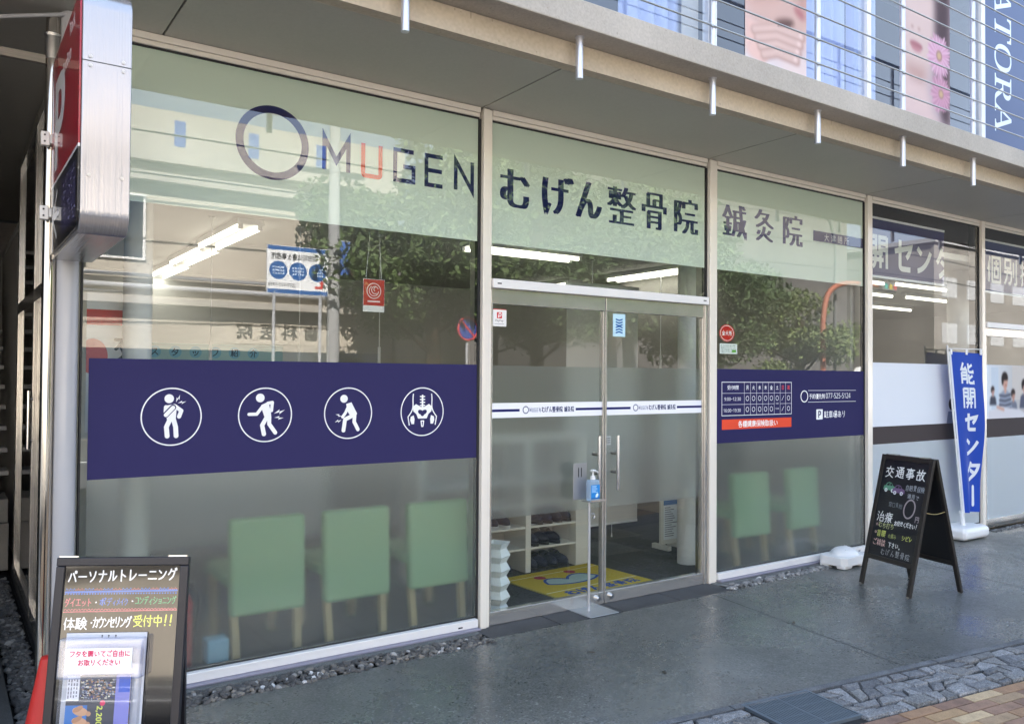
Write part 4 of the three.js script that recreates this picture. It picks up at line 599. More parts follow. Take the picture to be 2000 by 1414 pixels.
// ---------- balcony railing ----------
{
  const t = thing('balcony_railing', 'silver balcony railing of round posts and thin cables on the slab edge', 'railing');
  const pg = cyl(0.0195, 0.0195, 1.96, 0, 3.034, 0, 20), cap = cyl(0.024, 0.024, 0.006, 0, 3.244, 0, 20), pm = phy([0.62, 0.63, 0.68], 0.34, { metalness: 0.7 });
  for (let i = -5; i < 12; i++) { const p = part(t, 'post', pg, pm); p.position.set(1.672 + i * 0.9985, 0, 0.928); const f = part(p, 'collar', cap, pm); }
  for (let k = 0; k < 9; k++) { const c = [rod([-4, 3.545 + k * 0.159, 0.928 + 0.0225], [13, 3.545 + k * 0.159, 0.928 + 0.0225], 0.0058, 8)]; for (let i = -5; i < 12; i++) c.push(rbox(0.02, 0.016, 0.012, 0.003, 1.672 + i * 0.9985 - 0.028, 3.545 + k * 0.159, 0.9505, 1)); part(t, 'cable', c, M.steelDark); }
  part(t, 'hand_rail', rod([-4, 5.0, 0.928], [13, 5.0, 0.928], 0.021, 14), pm);
}
// ---------- left side: corner column, side wall, stairwell ----------
{
  solo('corner_column', 'pale grey painted round column at the left corner of the shop front', 'column', [cyl(0.046, 0.046, 3.12, 0.456, 0, 0.03, 32), cyl(0.062, 0.062, 0.012, 0.456, 0, 0.03, 32)], M.paintGrey);
  const pp = thing('drain_pipe', 'brushed steel pipe rising in front of the stairwell beside the parking sign', 'pipe', [0.382, 0, 0.03]);
  part(pp, 'pipe', cyl(0.0275, 0.0275, 3.12, 0, -0.03, 0, 28), phy([0.60, 0.56, 0.50], 0.27, { metalness: 1, roughnessMap: rep(tSmear, 1) }));
  part(pp, 'collar', [cyl(0.034, 0.036, 0.012, 0, 3.0, 0, 28), cyl(0.0305, 0.0305, 0.1, 0, 2.9, 0, 28)], M.steelDark);
  const s = grp(B, 'side_wall', 'steel-framed glass side wall along the stairwell');
  const zs = [-0.06, -0.45, -0.52, -1.35, -1.75, -1.82, -3.0];
  const st = (z, w) => span(0.455, 0.50, 0.02, 3.1, z - w, z, 0.004);
  for (const [z, w] of [[-0.02, 0.05], [-0.42, 0.06], [-0.98, 0.05], [-1.62, 0.08], [-2.9, 0.08]]) part(s, 'stile', muv(st(z, w)), M.steel);
  for (const [a, b] of [[0.02, 0.1], [1.94, 2.02], [3.02, 3.1]]) part(s, 'rail', muv(span(0.457, 0.498, a, b, -2.9, -0.02)), M.steel);
  part(s, 'glass_pane', new THREE.PlaneGeometry(2.88, 2.98).rotateY(-Math.PI / 2).translate(0.476, 1.54, -1.46), phy([0.10, 0.13, 0.13], 0, { transmission: 1, thickness: 0, ior: 2.0 }));
  part(s, 'pull_handle', [rod([0.43, 1.05, -1.54], [0.43, 1.4, -1.54], 0.012, 12), rod([0.43, 1.1, -1.54], [0.456, 1.1, -1.54], 0.01), rod([0.43, 1.35, -1.54], [0.456, 1.35, -1.54], 0.01)], M.chrome);
  // stair: two solid plinth steps and open treads above
  const sr = thing('staircase', 'open-tread outdoor staircase in the dark recess left of the shop', 'staircase');
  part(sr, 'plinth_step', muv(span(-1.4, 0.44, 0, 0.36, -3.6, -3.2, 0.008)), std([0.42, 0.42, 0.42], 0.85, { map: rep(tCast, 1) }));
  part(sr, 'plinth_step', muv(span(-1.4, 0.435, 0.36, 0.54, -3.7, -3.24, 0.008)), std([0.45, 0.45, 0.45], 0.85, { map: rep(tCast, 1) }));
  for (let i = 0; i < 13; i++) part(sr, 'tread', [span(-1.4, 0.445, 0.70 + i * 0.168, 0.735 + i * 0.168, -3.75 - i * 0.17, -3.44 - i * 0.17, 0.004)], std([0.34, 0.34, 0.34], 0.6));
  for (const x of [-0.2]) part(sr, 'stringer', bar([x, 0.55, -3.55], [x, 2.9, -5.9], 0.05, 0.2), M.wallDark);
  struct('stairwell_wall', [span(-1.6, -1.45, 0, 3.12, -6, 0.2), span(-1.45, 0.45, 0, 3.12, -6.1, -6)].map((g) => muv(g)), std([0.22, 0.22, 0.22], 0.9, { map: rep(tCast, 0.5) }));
  const lamp = thing('wall_lantern', 'small brass lamp hanging from the stairwell ceiling', 'lamp', [-0.02, 2.62, -1.2]);
  part(lamp, 'shade', new THREE.LatheGeometry([[0.001, 0.1], [0.03, 0.1], [0.035, 0.03], [0.06, 0.0], [0.055, 0.0], [0.03, 0.028]].map((p) => new THREE.Vector2(...p)), 20), phy([0.32, 0.22, 0.09], 0.3, { metalness: 1 }));
  part(lamp, 'stem', cyl(0.008, 0.008, 0.405, 0, 0.1, 0, 10), M.steelDark);
}
// ---------- projecting parking sign ----------
{
  const t = thing('parking_sign', 'tall projecting red parking sign with ribbed silver edge beside the left window', 'sign', [0.39, 0, 0]);
  // profile in (z, y), extruded along x
  const z0 = 0.098, z1 = 0.985, y0 = 2.005, y1 = 2.87, r = 0.075, s = new THREE.Shape();
  s.moveTo(z0, y0); s.lineTo(z1 - r, y0); s.absarc(z1 - r, y0 + r, r, -Math.PI / 2, 0, false); s.lineTo(z1, y1 - r); s.absarc(z1 - r, y1 - r, r, 0, Math.PI / 2, false); s.lineTo(z0, y1); s.closePath();
  const W = 0.152;
  const body = new THREE.ExtrudeGeometry(s, { depth: W, bevelEnabled: true, bevelSize: 0.004, bevelThickness: 0.004, bevelSegments: 2, curveSegments: 12 }).rotateY(-Math.PI / 2).translate(W, 0, 0);
  // rotateY(-90) sends (z-as-x, y, depth) to (-depth, y, x); mirror nothing: x = W - depth, z = profile x
  part(t, 'body', muv(body), M.signMetal);
  // face print on the -x side
  const fz0 = z0 + 0.014, fz1 = z1 - 0.014, fy0 = y0 + 0.014, fy1 = y1 - 0.014, fs = new THREE.Shape(); const q = r - 0.014;
  fs.moveTo(fz0, fy0); fs.lineTo(fz1 - q, fy0); fs.absarc(fz1 - q, fy0 + q, q, -Math.PI / 2, 0, false); fs.lineTo(fz1, fy1 - q); fs.absarc(fz1 - q, fy1 - q, q, 0, Math.PI / 2, false); fs.lineTo(fz0, fy1); fs.closePath();
  const fg = new THREE.ExtrudeGeometry(fs, { depth: 0.006, bevelEnabled: false, curveSegments: 10 }).rotateY(-Math.PI / 2).translate(-0.005, 0, 0);
  const p = fg.attributes.position, uv = new Float32Array(p.count * 2); for (let i = 0; i < p.count; i++) { uv[i * 2] = (p.getZ(i) - fz0) / (fz1 - fz0); uv[i * 2 + 1] = (p.getY(i) - fy0) / (fy1 - fy0); } fg.setAttribute('uv', new THREE.BufferAttribute(uv, 2));
  part(t, 'face', fg, phy([1, 1, 1], 0.25, { clearcoat: 0.5, map: canvasTex(768, 840, (g, w, h) => {
    // canvas x runs from the pole to the street edge
    g.fillStyle = '#a3142b'; g.fillRect(0, 0, w, h); g.fillStyle = '#191a1f'; g.fillRect(0, h * 0.66, w, h * 0.34); g.fillStyle = '#e8e6e6'; g.fillRect(0, h * 0.65, w, 12);
    latin(g, 'P', w * 0.05, h * 0.60, h * 0.64, '#efeded', 'sans-serif', 'left', 1.2, 'bold');
    g.lineWidth = 5; for (const [tx, x, y] of [['BooBoo', 0.42, 0.20], ['Park', 0.66, 0.09]]) latin(g, tx, w * x, h * y, h * 0.085, '#f2eeee', 'sans-serif', 'left', 0.9, 'bold');
    strokeL(g, [[w * 0.07, h * 0.83], [w * 0.33, h * 0.83]], 26, '#efeded'); strokeL(g, [[w * 0.26, h * 0.72], [w * 0.07, h * 0.83], [w * 0.26, h * 0.94]], 24, '#efeded');
    g.fillStyle = '#2b2744'; g.fillRect(w * 0.42, h * 0.70, w * 0.52, h * 0.26); for (let j = 0; j < 12; j++) for (let i = 0; i < 24; i++) if (rnd() < 0.62) { g.fillStyle = rnd() < 0.3 ? '#b9b4dc' : '#6f69a2'; g.fillRect(w * 0.43 + i * w * 0.021, h * 0.71 + j * h * 0.0205, rr(4, 13), rr(4, 12)); }
  }) }), 'red face with a white P above a black direction panel');
  part(t, 'seam', [box(W + 0.009, 0.003, 0.003, W / 2, 2.602, z1 + 0.0035)], M.gasket);
  for (const [x, y] of [[0.022, 2.618], [0.128, 2.618], [0.022, 2.586], [0.128, 2.586], [0.022, 2.20], [0.128, 2.20]]) part(t, 'screw', [rod([x, y, z1 + 0.002], [x, y, z1 + 0.0075], 0.0062, 14), rod([x, y, z1 + 0.0075], [x, y, z1 + 0.008], 0.0022, 6)], M.steelDark);
  for (const y of [2.205, 2.53]) { const b = grp(t, 'bracket'); part(b, 'clamp_plate', [span(-0.052, -0.018, y - 0.03, y + 0.03, 0.062, 0.097, 0.003), span(-0.0175, 0.03, y - 0.02, y + 0.02, 0.068, 0.0945, 0.003)], M.aluWhite); part(b, 'bolt', [rod([-0.038, y + 0.014, 0.097], [-0.038, y + 0.014, 0.100], 0.004, 8), rod([-0.038, y - 0.014, 0.097], [-0.038, y - 0.014, 0.100], 0.004, 8)], M.gasket); }
  part(t, 'support_arm', [bar([-1.6, 2.897, 0.03], [-0.036, 2.892, 0.03], 0.03, 0.036)], std([0.45, 0.44, 0.42], 0.6, { map: rep(tCast, 2) }));
  part(t, 'support_rod', [rod([-1.0, 2.80, 0.06], [0.07, 3.115, 0.06], 0.009, 10)], M.paintGrey);
}
// ---------- interiors ----------
{
  struct('clinic_ceiling', [span(0.5, 6.60, 2.70, 2.76, -6, -0.1), span(0.5, 6.6, 2.76, 3.12, -0.34, -0.30)], M.ceiling);
  struct('clinic_wall', [span(0.5, 6.6, 0, 2.7, -6.1, -6), span(0.505, 0.60, 0.0, 2.7, -6, -0.9)], M.wallWhite);
  struct('party_wall', span(6.6, 6.72, 0, 3.12, -6, -0.1), M.wallRoom);
  struct('centre_ceiling', [span(6.72, 15.8, 2.72, 2.78, -6.5, -0.12)], M.ceiling);
  struct('centre_wall', [span(6.72, 15.8, 0, 2.72, -6.6, -6.5), span(15.6, 15.8, 0, 3.1, -6.5, -0.2)], M.wallWhite);
  struct('centre_floor', muv(span(6.70, 15.8, -0.04, 0.012, -6.5, -0.05)), std([0.30, 0.26, 0.21], 0.5));
  const fl = struct('clinic_floor', muv(span(0.46, 6.70, -0.04, 0.006, -6, -0.05)), std([0.05, 0.05, 0.05], 1));
  const tg = muv(span(0.0015, 0.4985, 0.006, 0.014, 0.0015, 0.4985));
  for (let j = 0; j < 7; j++) for (let i = 0; i < 12; i++) { const light = (i === 8 && j === 2) || (i === 9 && j === 3) || (i === 10 && j === 1); const m = part(fl, 'carpet_tile', tg, light ? M.carpetB : M.carpetA); m.position.set(0.52 + i * 0.5, 0, -0.56 - j * 0.5); }
  struct('clinic_partition', span(0.62, 3.0, 0.014, 1.93, -3.3, -3.2), M.wallWhite);
  struct('clinic_screen', span(3.05, 6.58, 0.014, 2.45, -3.5, -3.4), M.wallRoom);
}
for (const [x, z, r, l] of [[0.83, -0.42, 0.07, 'white round pillar behind the far left of the pictogram window'], [4.985, -0.5, 0.085, 'pale round pillar behind the right entrance leaf'], [7.05, -0.3, 0.085, 'white round pillar at the edge of the neighbouring shop'], [9.27, -0.5, 0.13, 'white round pillar behind the far shop mullion']]) solo('pillar', l, 'pillar', [cyl(r, r, 2.69, x, 0.012, z, 28)], M.wallWhite);
// ceiling lights: twin tubes, each with its own area light
let lightN = 0;
function tubeLight(x, z, along, y, label, I, n = 2) {
  const t = thing('ceiling_light', label, 'lamp', [x, y, z], along === 'z' ? Math.PI / 2 : 0, 'fluorescent ceiling lights');
  part(t, 'housing', [rbox(1.25, 0.045, n > 1 ? 0.21 : 0.08, 0.006, 0, 0.035, 0)], M.white);
  const em = std([0.9, 0.9, 0.85], 0.4, { emissive: L(1, 0.96, 0.80), emissiveIntensity: 0.55 });
  for (let k = 0; k < n; k++) { const o = n > 1 ? (k ? 0.075 : -0.075) : 0; part(t, 'tube', rod([-0.59, -0.008, o], [0.59, -0.008, o], 0.0165, 12), em); part(t, 'holder', [box(0.03, 0.045, 0.03, -0.605, 0, o), box(0.03, 0.045, 0.03, 0.605, 0, o)], M.white); }
  const l = new THREE.RectAreaLight(L(1, 0.95, 0.84), I, 1.18, n > 1 ? 0.17 : 0.05); l.position.set(0, -0.03, 0); l.rotation.x = -Math.PI / 2; t.add(l);
}
const yl = 2.642;
tubeLight(1.93, -2.75, 'z', yl, 'nearest twin fluorescent light of the row seen through the wide left window', 0.75);
tubeLight(1.98, -4.10, 'z', yl, 'second twin fluorescent light of the row seen through the wide left window', 0.75);
tubeLight(2.03, -5.4, 'z', yl, 'farthest twin fluorescent light of the row seen through the wide left window', 0.75);
tubeLight(4.4, -2.0, 'x', yl, 'twin fluorescent light seen over the left entrance leaf', 0.75);
tubeLight(6.42, -2.45, 'z', yl, 'twin fluorescent light seen over the right entrance leaf', 0.75);
tubeLight(6.3, -4.2, 'z', yl, 'rear twin fluorescent light seen over the right entrance leaf', 0.75);
for (const [x, z, l] of [[10.0, -1.35, 'nearest long tube light in the neighbouring shop'], [8.7, -1.42, 'tube light close to the mullion in the neighbouring shop'], [11.6, -2.14, 'second-row right tube light in the neighbouring shop'], [10.2, -2.2, 'second-row left tube light in the neighbouring shop'], [12.6, -3.3, 'rear tube light in the neighbouring shop'], [10.4, -3.6, 'rear left tube light in the neighbouring shop'], [13.2, -1.3, 'far right tube light in the neighbouring shop']]) tubeLight(x, z, 'x', 2.66, l, 2.2, 1);

// slim rods that hang the treatment curtain rail from the ceiling
[[1.66, 'leftmost'], [2.35, 'second from the left'], [3.05, 'third from the left'], [5.40, 'third from the right'], [6.36, 'rightmost']].forEach(([x, l]) => { const t = thing('curtain_hanger', 'thin white curtain hanger rod inside, ' + l + ' of the five', 'rod', [x, 0, -2.2], 0, 'curtain hanger rods'); part(t, 'rod', cyl(0.0045, 0.0045, 1.0, 0, 1.695, 0, 8), M.white); part(t, 'sleeve', cyl(0.012, 0.012, 0.5, 0, 1.25, 0, 10), M.whitePlastic); part(t, 'ceiling_cup', cyl(0.02, 0.03, 0.012, 0, 2.686, 0, 12), M.white); });
// waiting chairs against the glass
{
  const chair = thing('waiting_chair', 'green padded chair nearest the left end of the wide frosted window', 'chair', [1.455, 0.014, -0.17], 0, 'green waiting chairs against the frosted glass');
  const back = new RoundedBoxGeometry(0.405, 0.505, 0.07, 4, 0.022), bp = back.attributes.position;
  for (let i = 0; i < bp.count; i++) { const y = bp.getY(i), x = bp.getX(i); bp.setZ(i, bp.getZ(i) + 0.02 * Math.cos(x * 6) - 0.05 * y); bp.setX(i, x * (1 + 0.04 * y)); }
  back.computeVertexNormals(); back.translate(0, 0.478, -0.045);
  part(chair, 'backrest', back, M.chairGreen);
  part(chair, 'seat', rbox(0.41, 0.075, 0.42, 0.025, 0, 0.40, -0.28, 3), M.chairGreen);
  for (const s of [-1, 1]) { part(chair, 'leg', bar([s * 0.165, 0, -0.02], [s * 0.175, 0.37, -0.07], 0.036, 0.036), M.wood); part(chair, 'leg', bar([s * 0.165, 0, -0.46], [s * 0.175, 0.37, -0.44], 0.036, 0.036), M.wood); }
  [[1.97, 'green padded chair in the middle of the three at the wide frosted window', 0.02], [2.50, 'green padded chair beside the entrance-side mullion of the wide frosted window', -0.02], [5.385, 'green padded chair behind the opening-hours window, nearer the doors', -0.05], [6.06, 'green padded chair behind the opening-hours window, nearer the round white base', 0.04]].forEach(([x, l, a]) => { const c = chair.clone(); c.name = numbered('waiting_chair'); c.position.x = x; c.rotation.y = a; c.userData = { ...chair.userData, label: l }; scene.add(c); });
}
{ // bucket and fire extinguisher blurred behind the frosted film
  solo('storage_box', 'small light blue plastic box low behind the wide frosted window', 'box', [rbox(0.11, 0.12, 0.1, 0.012, 1.19, 0.085, -0.2)], phy([0.30, 0.55, 0.75], 0.4));
  const f = thing('fire_extinguisher', 'red fire extinguisher behind the frosted glass at the left board', 'fire extinguisher', [1.02, 0.014, -0.24]);
  part(f, 'cylinder', new THREE.LatheGeometry([[0.001, 0], [0.055, 0], [0.06, 0.02], [0.06, 0.32], [0.045, 0.36], [0.018, 0.38], [0.018, 0.40], [0.001, 0.4]].map((p) => new THREE.Vector2(...p)), 20), phy([0.45, 0.02, 0.02], 0.35)); part(f, 'valve', [box(0.09, 0.03, 0.025, 0.02, 0.415, 0)], M.black); part(f, 'hose', tube([[0.05, 0.41, 0], [0.09, 0.35, 0], [0.075, 0.2, 0.01], [0.066, 0.1, 0.01]], 0.008), M.rubber);
}
// shoe rack with shoes
{
  const t = thing('shoe_rack', 'cream open shoe rack inside behind the left entrance leaf', 'rack', [0, 0.014, 0]);
  const zf = -0.92, zb = -1.22;
  for (const [a, b] of [[2.76, 2.80], [3.675, 3.725], [4.165, 4.305]]) part(t, 'upright', span(a, b, 0, 1.0, zb, zf, 0.003), M.shelfWhite);
  part(t, 'top_board', span(2.76, 4.305, 1.0, 1.03, zb, zf + 0.01, 0.003), M.shelfWhite);
  part(t, 'back_panel', span(2.80, 4.165, 0.002, 1.0, zb - 0.012, zb - 0.001), std([0.30, 0.29, 0.27], 0.7));
  for (const y of [0.172, 0.335, 0.50, 0.67]) for (const [a, b] of [[2.80, 3.675], [3.725, 4.165]]) part(t, 'shelf', span(a + 0.0005, b - 0.0005, y, y + 0.016, zb, zf - 0.004, 0.002), M.shelfWhite);
  const up = new THREE.SphereGeometry(1, 18, 12), pp = up.attributes.position;
  for (let i = 0; i < pp.count; i++) { let x = pp.getX(i), y = pp.getY(i), z = pp.getZ(i); if (y < -0.35) y = -0.35; if (z < 0) y *= 1.35; const taper = z > 0.4 ? 0.92 : 1; pp.setXYZ(i, x * 0.047 * taper, (y + 0.35) * 0.05, z * 0.128); }
  up.computeVertexNormals();
  const sole = new THREE.CylinderGeometry(1, 1, 0.02, 20).scale(0.049, 1, 0.133).translate(0, 0.01, 0), hole = new THREE.SphereGeometry(1, 12, 8).scale(0.03, 0.018, 0.05).translate(0, 0.088, -0.06);
  const rows = [['top visible shelf', 0.351, M.shoeNavy, [[3.42, 1], [3.53, 1], [3.83, 0], [3.93, 0], [4.02, 0], [4.11, 0]]], ['middle shelf', 0.188, M.shoeBlack, [[3.30, 0], [3.80, 0], [3.90, 0], [4.00, 0]]], ['rack floor', 0.0, M.shoeNavy, [[3.45, 0], [3.55, 0], [3.79, 0], [3.89, 0], [3.99, 0], [4.09, 0]]]];
  for (const [nm, y, m, list] of rows) for (const [x, pale] of list) {
    const s = thing('shoe', pale ? 'dark shoe with a pale sole, upper left of the shoe rack' : 'dark slip-on shoe standing on the ' + nm + ' of the cream rack', 'shoe', [x, y + 0.0145, -1.06], rr(-0.06, 0.06), pale ? 'pale soled pair on the shoe rack' : 'dark shoes on the ' + nm + ' of the rack');
    part(s, 'sole', sole, pale ? M.shoeSole : M.shoeBlack); const u = part(s, 'upper', up, m); u.position.y = 0.02; part(s, 'opening', hole, M.rubber);
  }
}
{ // doormat
  const t = thing('doormat', 'yellow entrance mat with pale and blue shapes inside the doors', 'mat', [3.855, 0.0145, -0.53], 0.06);
  part(t, 'pile', rbox(0.90, 0.008, 0.70, 0.003, 0, 0.0045, 0, 1), std([0.42, 0.34, 0.07], 1));
  const g = new THREE.PlaneGeometry(0.88, 0.68).rotateX(-Math.PI / 2).translate(0, 0.0098, 0);
  part(t, 'print', g, print(canvasTex(880, 680, (c) => {
    c.fillStyle = '#c6ab3a'; c.fillRect(0, 0, 880, 680); for (let i = 0; i < 9000; i++) { c.fillStyle = rnd() < 0.5 ? 'rgba(90,70,10,.18)' : 'rgba(255,240,150,.14)'; c.fillRect(rnd() * 880, rnd() * 680, 3, 3); }
    strokeL(c, [[0, 520], [880, 520]], 10, '#e6e2c2'); strokeL(c, [[0, 90], [880, 90]], 8, '#e6e2c2'); disc(c, 250, 150, 46, '#a03a4a'); disc(c, 560, 130, 46, '#a03a4a');
    c.beginPath(); c.moveTo(180, 330); c.bezierCurveTo(230, 150, 330, 200, 400, 290); c.bezierCurveTo(480, 180, 600, 150, 660, 330); c.bezierCurveTo(560, 440, 300, 440, 180, 330); c.fillStyle = '#a9bdb8'; c.fill(); c.strokeStyle = '#2f4f96'; c.lineWidth = 22; c.stroke();
    line(c, 'むげん', 120, 545, 100, 100, 22, '#2f4f96', { dx: 110 }); line(c, '整骨院', 470, 545, 100, 100, 15, '#2f4f96', { dx: 115 });
  }), { roughness: 1 }));
}
{ // umbrella stand with zigzag sides
  const t = thing('umbrella_stand', 'white zigzag-sided umbrella stand against the left entrance leaf', 'umbrella stand', [2.93, 0.0145, -0.19], 0.5);
  const q = []; for (let k = 0; k < 5; k++) { const y = k * 0.088; const ring4 = (r, yy, a) => [0, 1, 2, 3].map((i) => [r * Math.cos(a + i * Math.PI / 2), yy, r * Math.sin(a + i * Math.PI / 2)]); const a = ring4(0.088, y, Math.PI / 4), b = ring4(0.062, y + 0.046, Math.PI / 4), c = ring4(0.088, y + 0.086, Math.PI / 4), P = [];
    for (let i = 0; i < 4; i++) { const j = (i + 1) % 4; P.push(...a[i], ...b[i], ...a[j], ...a[j], ...b[i], ...b[j], ...b[i], ...c[i], ...b[j], ...b[j], ...c[i], ...c[j]); }
    const g = new THREE.BufferGeometry().setAttribute('position', new THREE.Float32BufferAttribute(P, 3)); g.computeVertexNormals(); g.setAttribute('uv', new THREE.BufferAttribute(new Float32Array(P.length / 3 * 2), 2)); part(t, 'pleat', g, phy([0.74, 0.78, 0.78], 0.4, { side: THREE.DoubleSide })); }
}
{ // things behind the right leaf
  const b = thing('roller_blind', 'white roller blind with a pull cord inside behind the entrance doors', 'blind', [4.98, 0, -1.45]);
  part(b, 'fabric', [span(-0.50, 0.34, 0.20, 2.3, -0.002, 0.002)], phy([0.62, 0.61, 0.58], 0.9)); part(b, 'bottom_rail', rbox(0.84, 0.02, 0.016, 0.004, -0.08, 0.19, 0), M.white); part(b, 'pull_cord', [rod([0.02, 0.10, 0.012], [0.02, 0.182, 0.012], 0.002, 6), cyl(0.008, 0.004, 0.035, 0.02, 0.07, 0.012, 8)], M.white); part(b, 'roller', rod([-0.5, 2.32, 0], [0.34, 2.32, 0], 0.025, 14), M.white);
  const n = thing('notice_stand', 'white notice panel on a stand inside behind the right entrance leaf', 'notice', [5.27, 0.014, -1.0]);
  part(n, 'panel', span(-0.1, 0.13, 0.04, 1.25, -0.012, 0.012, 0.003), M.shelfWhite); part(n, 'sheet', sheet(-0.07, 0.12, 0.08, 0.42, 0.0135), print(canvasTex(190, 340, (c) => { c.fillStyle = '#dfe3e6'; c.fillRect(0, 0, 190, 340); c.fillStyle = '#2f6fa8'; c.fillRect(0, 0, 190, 40); c.fillStyle = '#6b7077'; for (let j = 0; j < 14; j++) c.fillRect(14, 60 + j * 19, rr(60, 160), 6); }))); part(n, 'foot', [span(-0.1, -0.06, 0, 0.04, -0.1, 0.1), span(0.09, 0.13, 0, 0.04, -0.1, 0.1)], M.shelfWhite);
  const sb = thing('staff_board', 'teal notice board with round blue letters on the clinic partition', 'board', [1.93, 1.52, -3.195]);
  part(sb, 'panel', rbox(1.25, 0.50, 0.02, 0.004, 0, 0, 0.006), std([0.35, 0.50, 0.50], 0.8));
  part(sb, 'lettering', sheet(-0.6, 0.6, -0.23, 0.23, 0.0172), print(canvasTex(1200, 460, (c) => { c.fillStyle = '#a4c4c4'; c.fillRect(0, 0, 1200, 460); [...'スタッフ紹介'].forEach((ch, i) => { disc(c, 130 + i * 165, 52, 50, '#7fb3c8'); kan(c, ch, 98 + i * 165, 20, 64, 64, 8, '#33444c'); }); c.fillStyle = '#e9ece8'; for (let i = 0; i < 4; i++) { c.fillStyle = ['#c76b78', '#e9ece8', '#5fa07a', '#e9ece8'][i]; c.fillRect(40 + i * 290, 124, 250, 320); c.fillStyle = '#e9ece8'; c.fillRect(48 + i * 290, 134, 234, 300); } })));
  // hanging banner left
  const tb = thing('hanging_banner', 'white banner with a red top hanging inside the left end of the wide window', 'banner', [0.72, 0, -0.55]);
  part(tb, 'cloth', span(-0.11, 0.15, 1.2, 1.93, -0.002, 0.002), print(canvasTex(256, 720, (c) => { c.fillStyle = '#e4e2de'; c.fillRect(0, 0, 256, 720); c.fillStyle = '#c9433f'; c.fillRect(0, 90, 256, 80); kan(c, '交', 130, 210, 100, 150, 16, '#4a4a48'); kan(c, '通', 130, 390, 100, 150, 14, '#4a4a48'); c.beginPath(); c.ellipse(30, 330, 70, 90, 0, 0, 7); c.fillStyle = '#d3716a'; c.fill(); }))); part(tb, 'rod', rod([-0.13, 1.94, 0], [0.17, 1.94, 0], 0.006, 8), M.white);
  const cnt = thing('counter', 'white reception counter deep in the neighbouring shop', 'counter', [9.9, 0.012, -3.6]);
  part(cnt, 'front', span(-2.6, 2.6, 0, 1.6, -0.2, 0, 0.005), M.wallWhite); part(cnt, 'top', span(-2.65, 2.65, 1.601, 1.64, -0.4, 0.05, 0.005), M.white);
  const desk = thing('study_desk', 'cream study desk by the window of the neighbouring shop', 'desk', [8.2, 0.012, -1.3]);
  part(desk, 'top', rbox(1.9, 0.03, 0.5, 0.006, 0, 0.7, 0), std([0.58, 0.50, 0.34], 0.5)); part(desk, 'modesty_panel', span(-0.93, 0.93, 0.2, 0.683, 0.1, 0.12), std([0.58, 0.50, 0.34], 0.5)); for (const s of [-1, 1]) part(desk, 'leg', span(s * 0.92 - 0.02, s * 0.92 + 0.02, 0, 0.684, -0.2, 0.2), M.white);
  // red round poster hanging in the window, seen past the tree
  const rp = thing('window_poster', 'red poster with a pale round crest inside the wide left window', 'poster', [2.06, 1.97, -0.2]);
  part(rp, 'paper', rbox(0.135, 0.19, 0.002, 0.0008, 0, 0, 0, 1), M.white);
  part(rp, 'print', sheet(-0.066, 0.066, -0.093, 0.093, 0.0016), print(canvasTex(200, 282, (c) => { c.fillStyle = '#b9483f'; c.fillRect(0, 0, 200, 230); c.fillStyle = '#e3ded8'; c.fillRect(0, 230, 200, 52); ring(c, 100, 100, 66, 8, '#e6cfc8'); c.strokeStyle = '#e6cfc8'; c.lineWidth = 7; for (let k = 0; k < 3; k++) { c.beginPath(); c.arc(100 + 10 * k, 100 - 8 * k, 44 - 12 * k, k, k + 4.2); c.stroke(); } c.fillStyle = '#e6cfc8'; c.fillRect(40, 186, 120, 14); })));
  part(rp, 'string', [rod([-0.05, 0.095, 0], [0, 0.73, 0], 0.0012, 5), rod([0.05, 0.095, 0], [0, 0.73, 0], 0.0012, 5)], M.white);
}
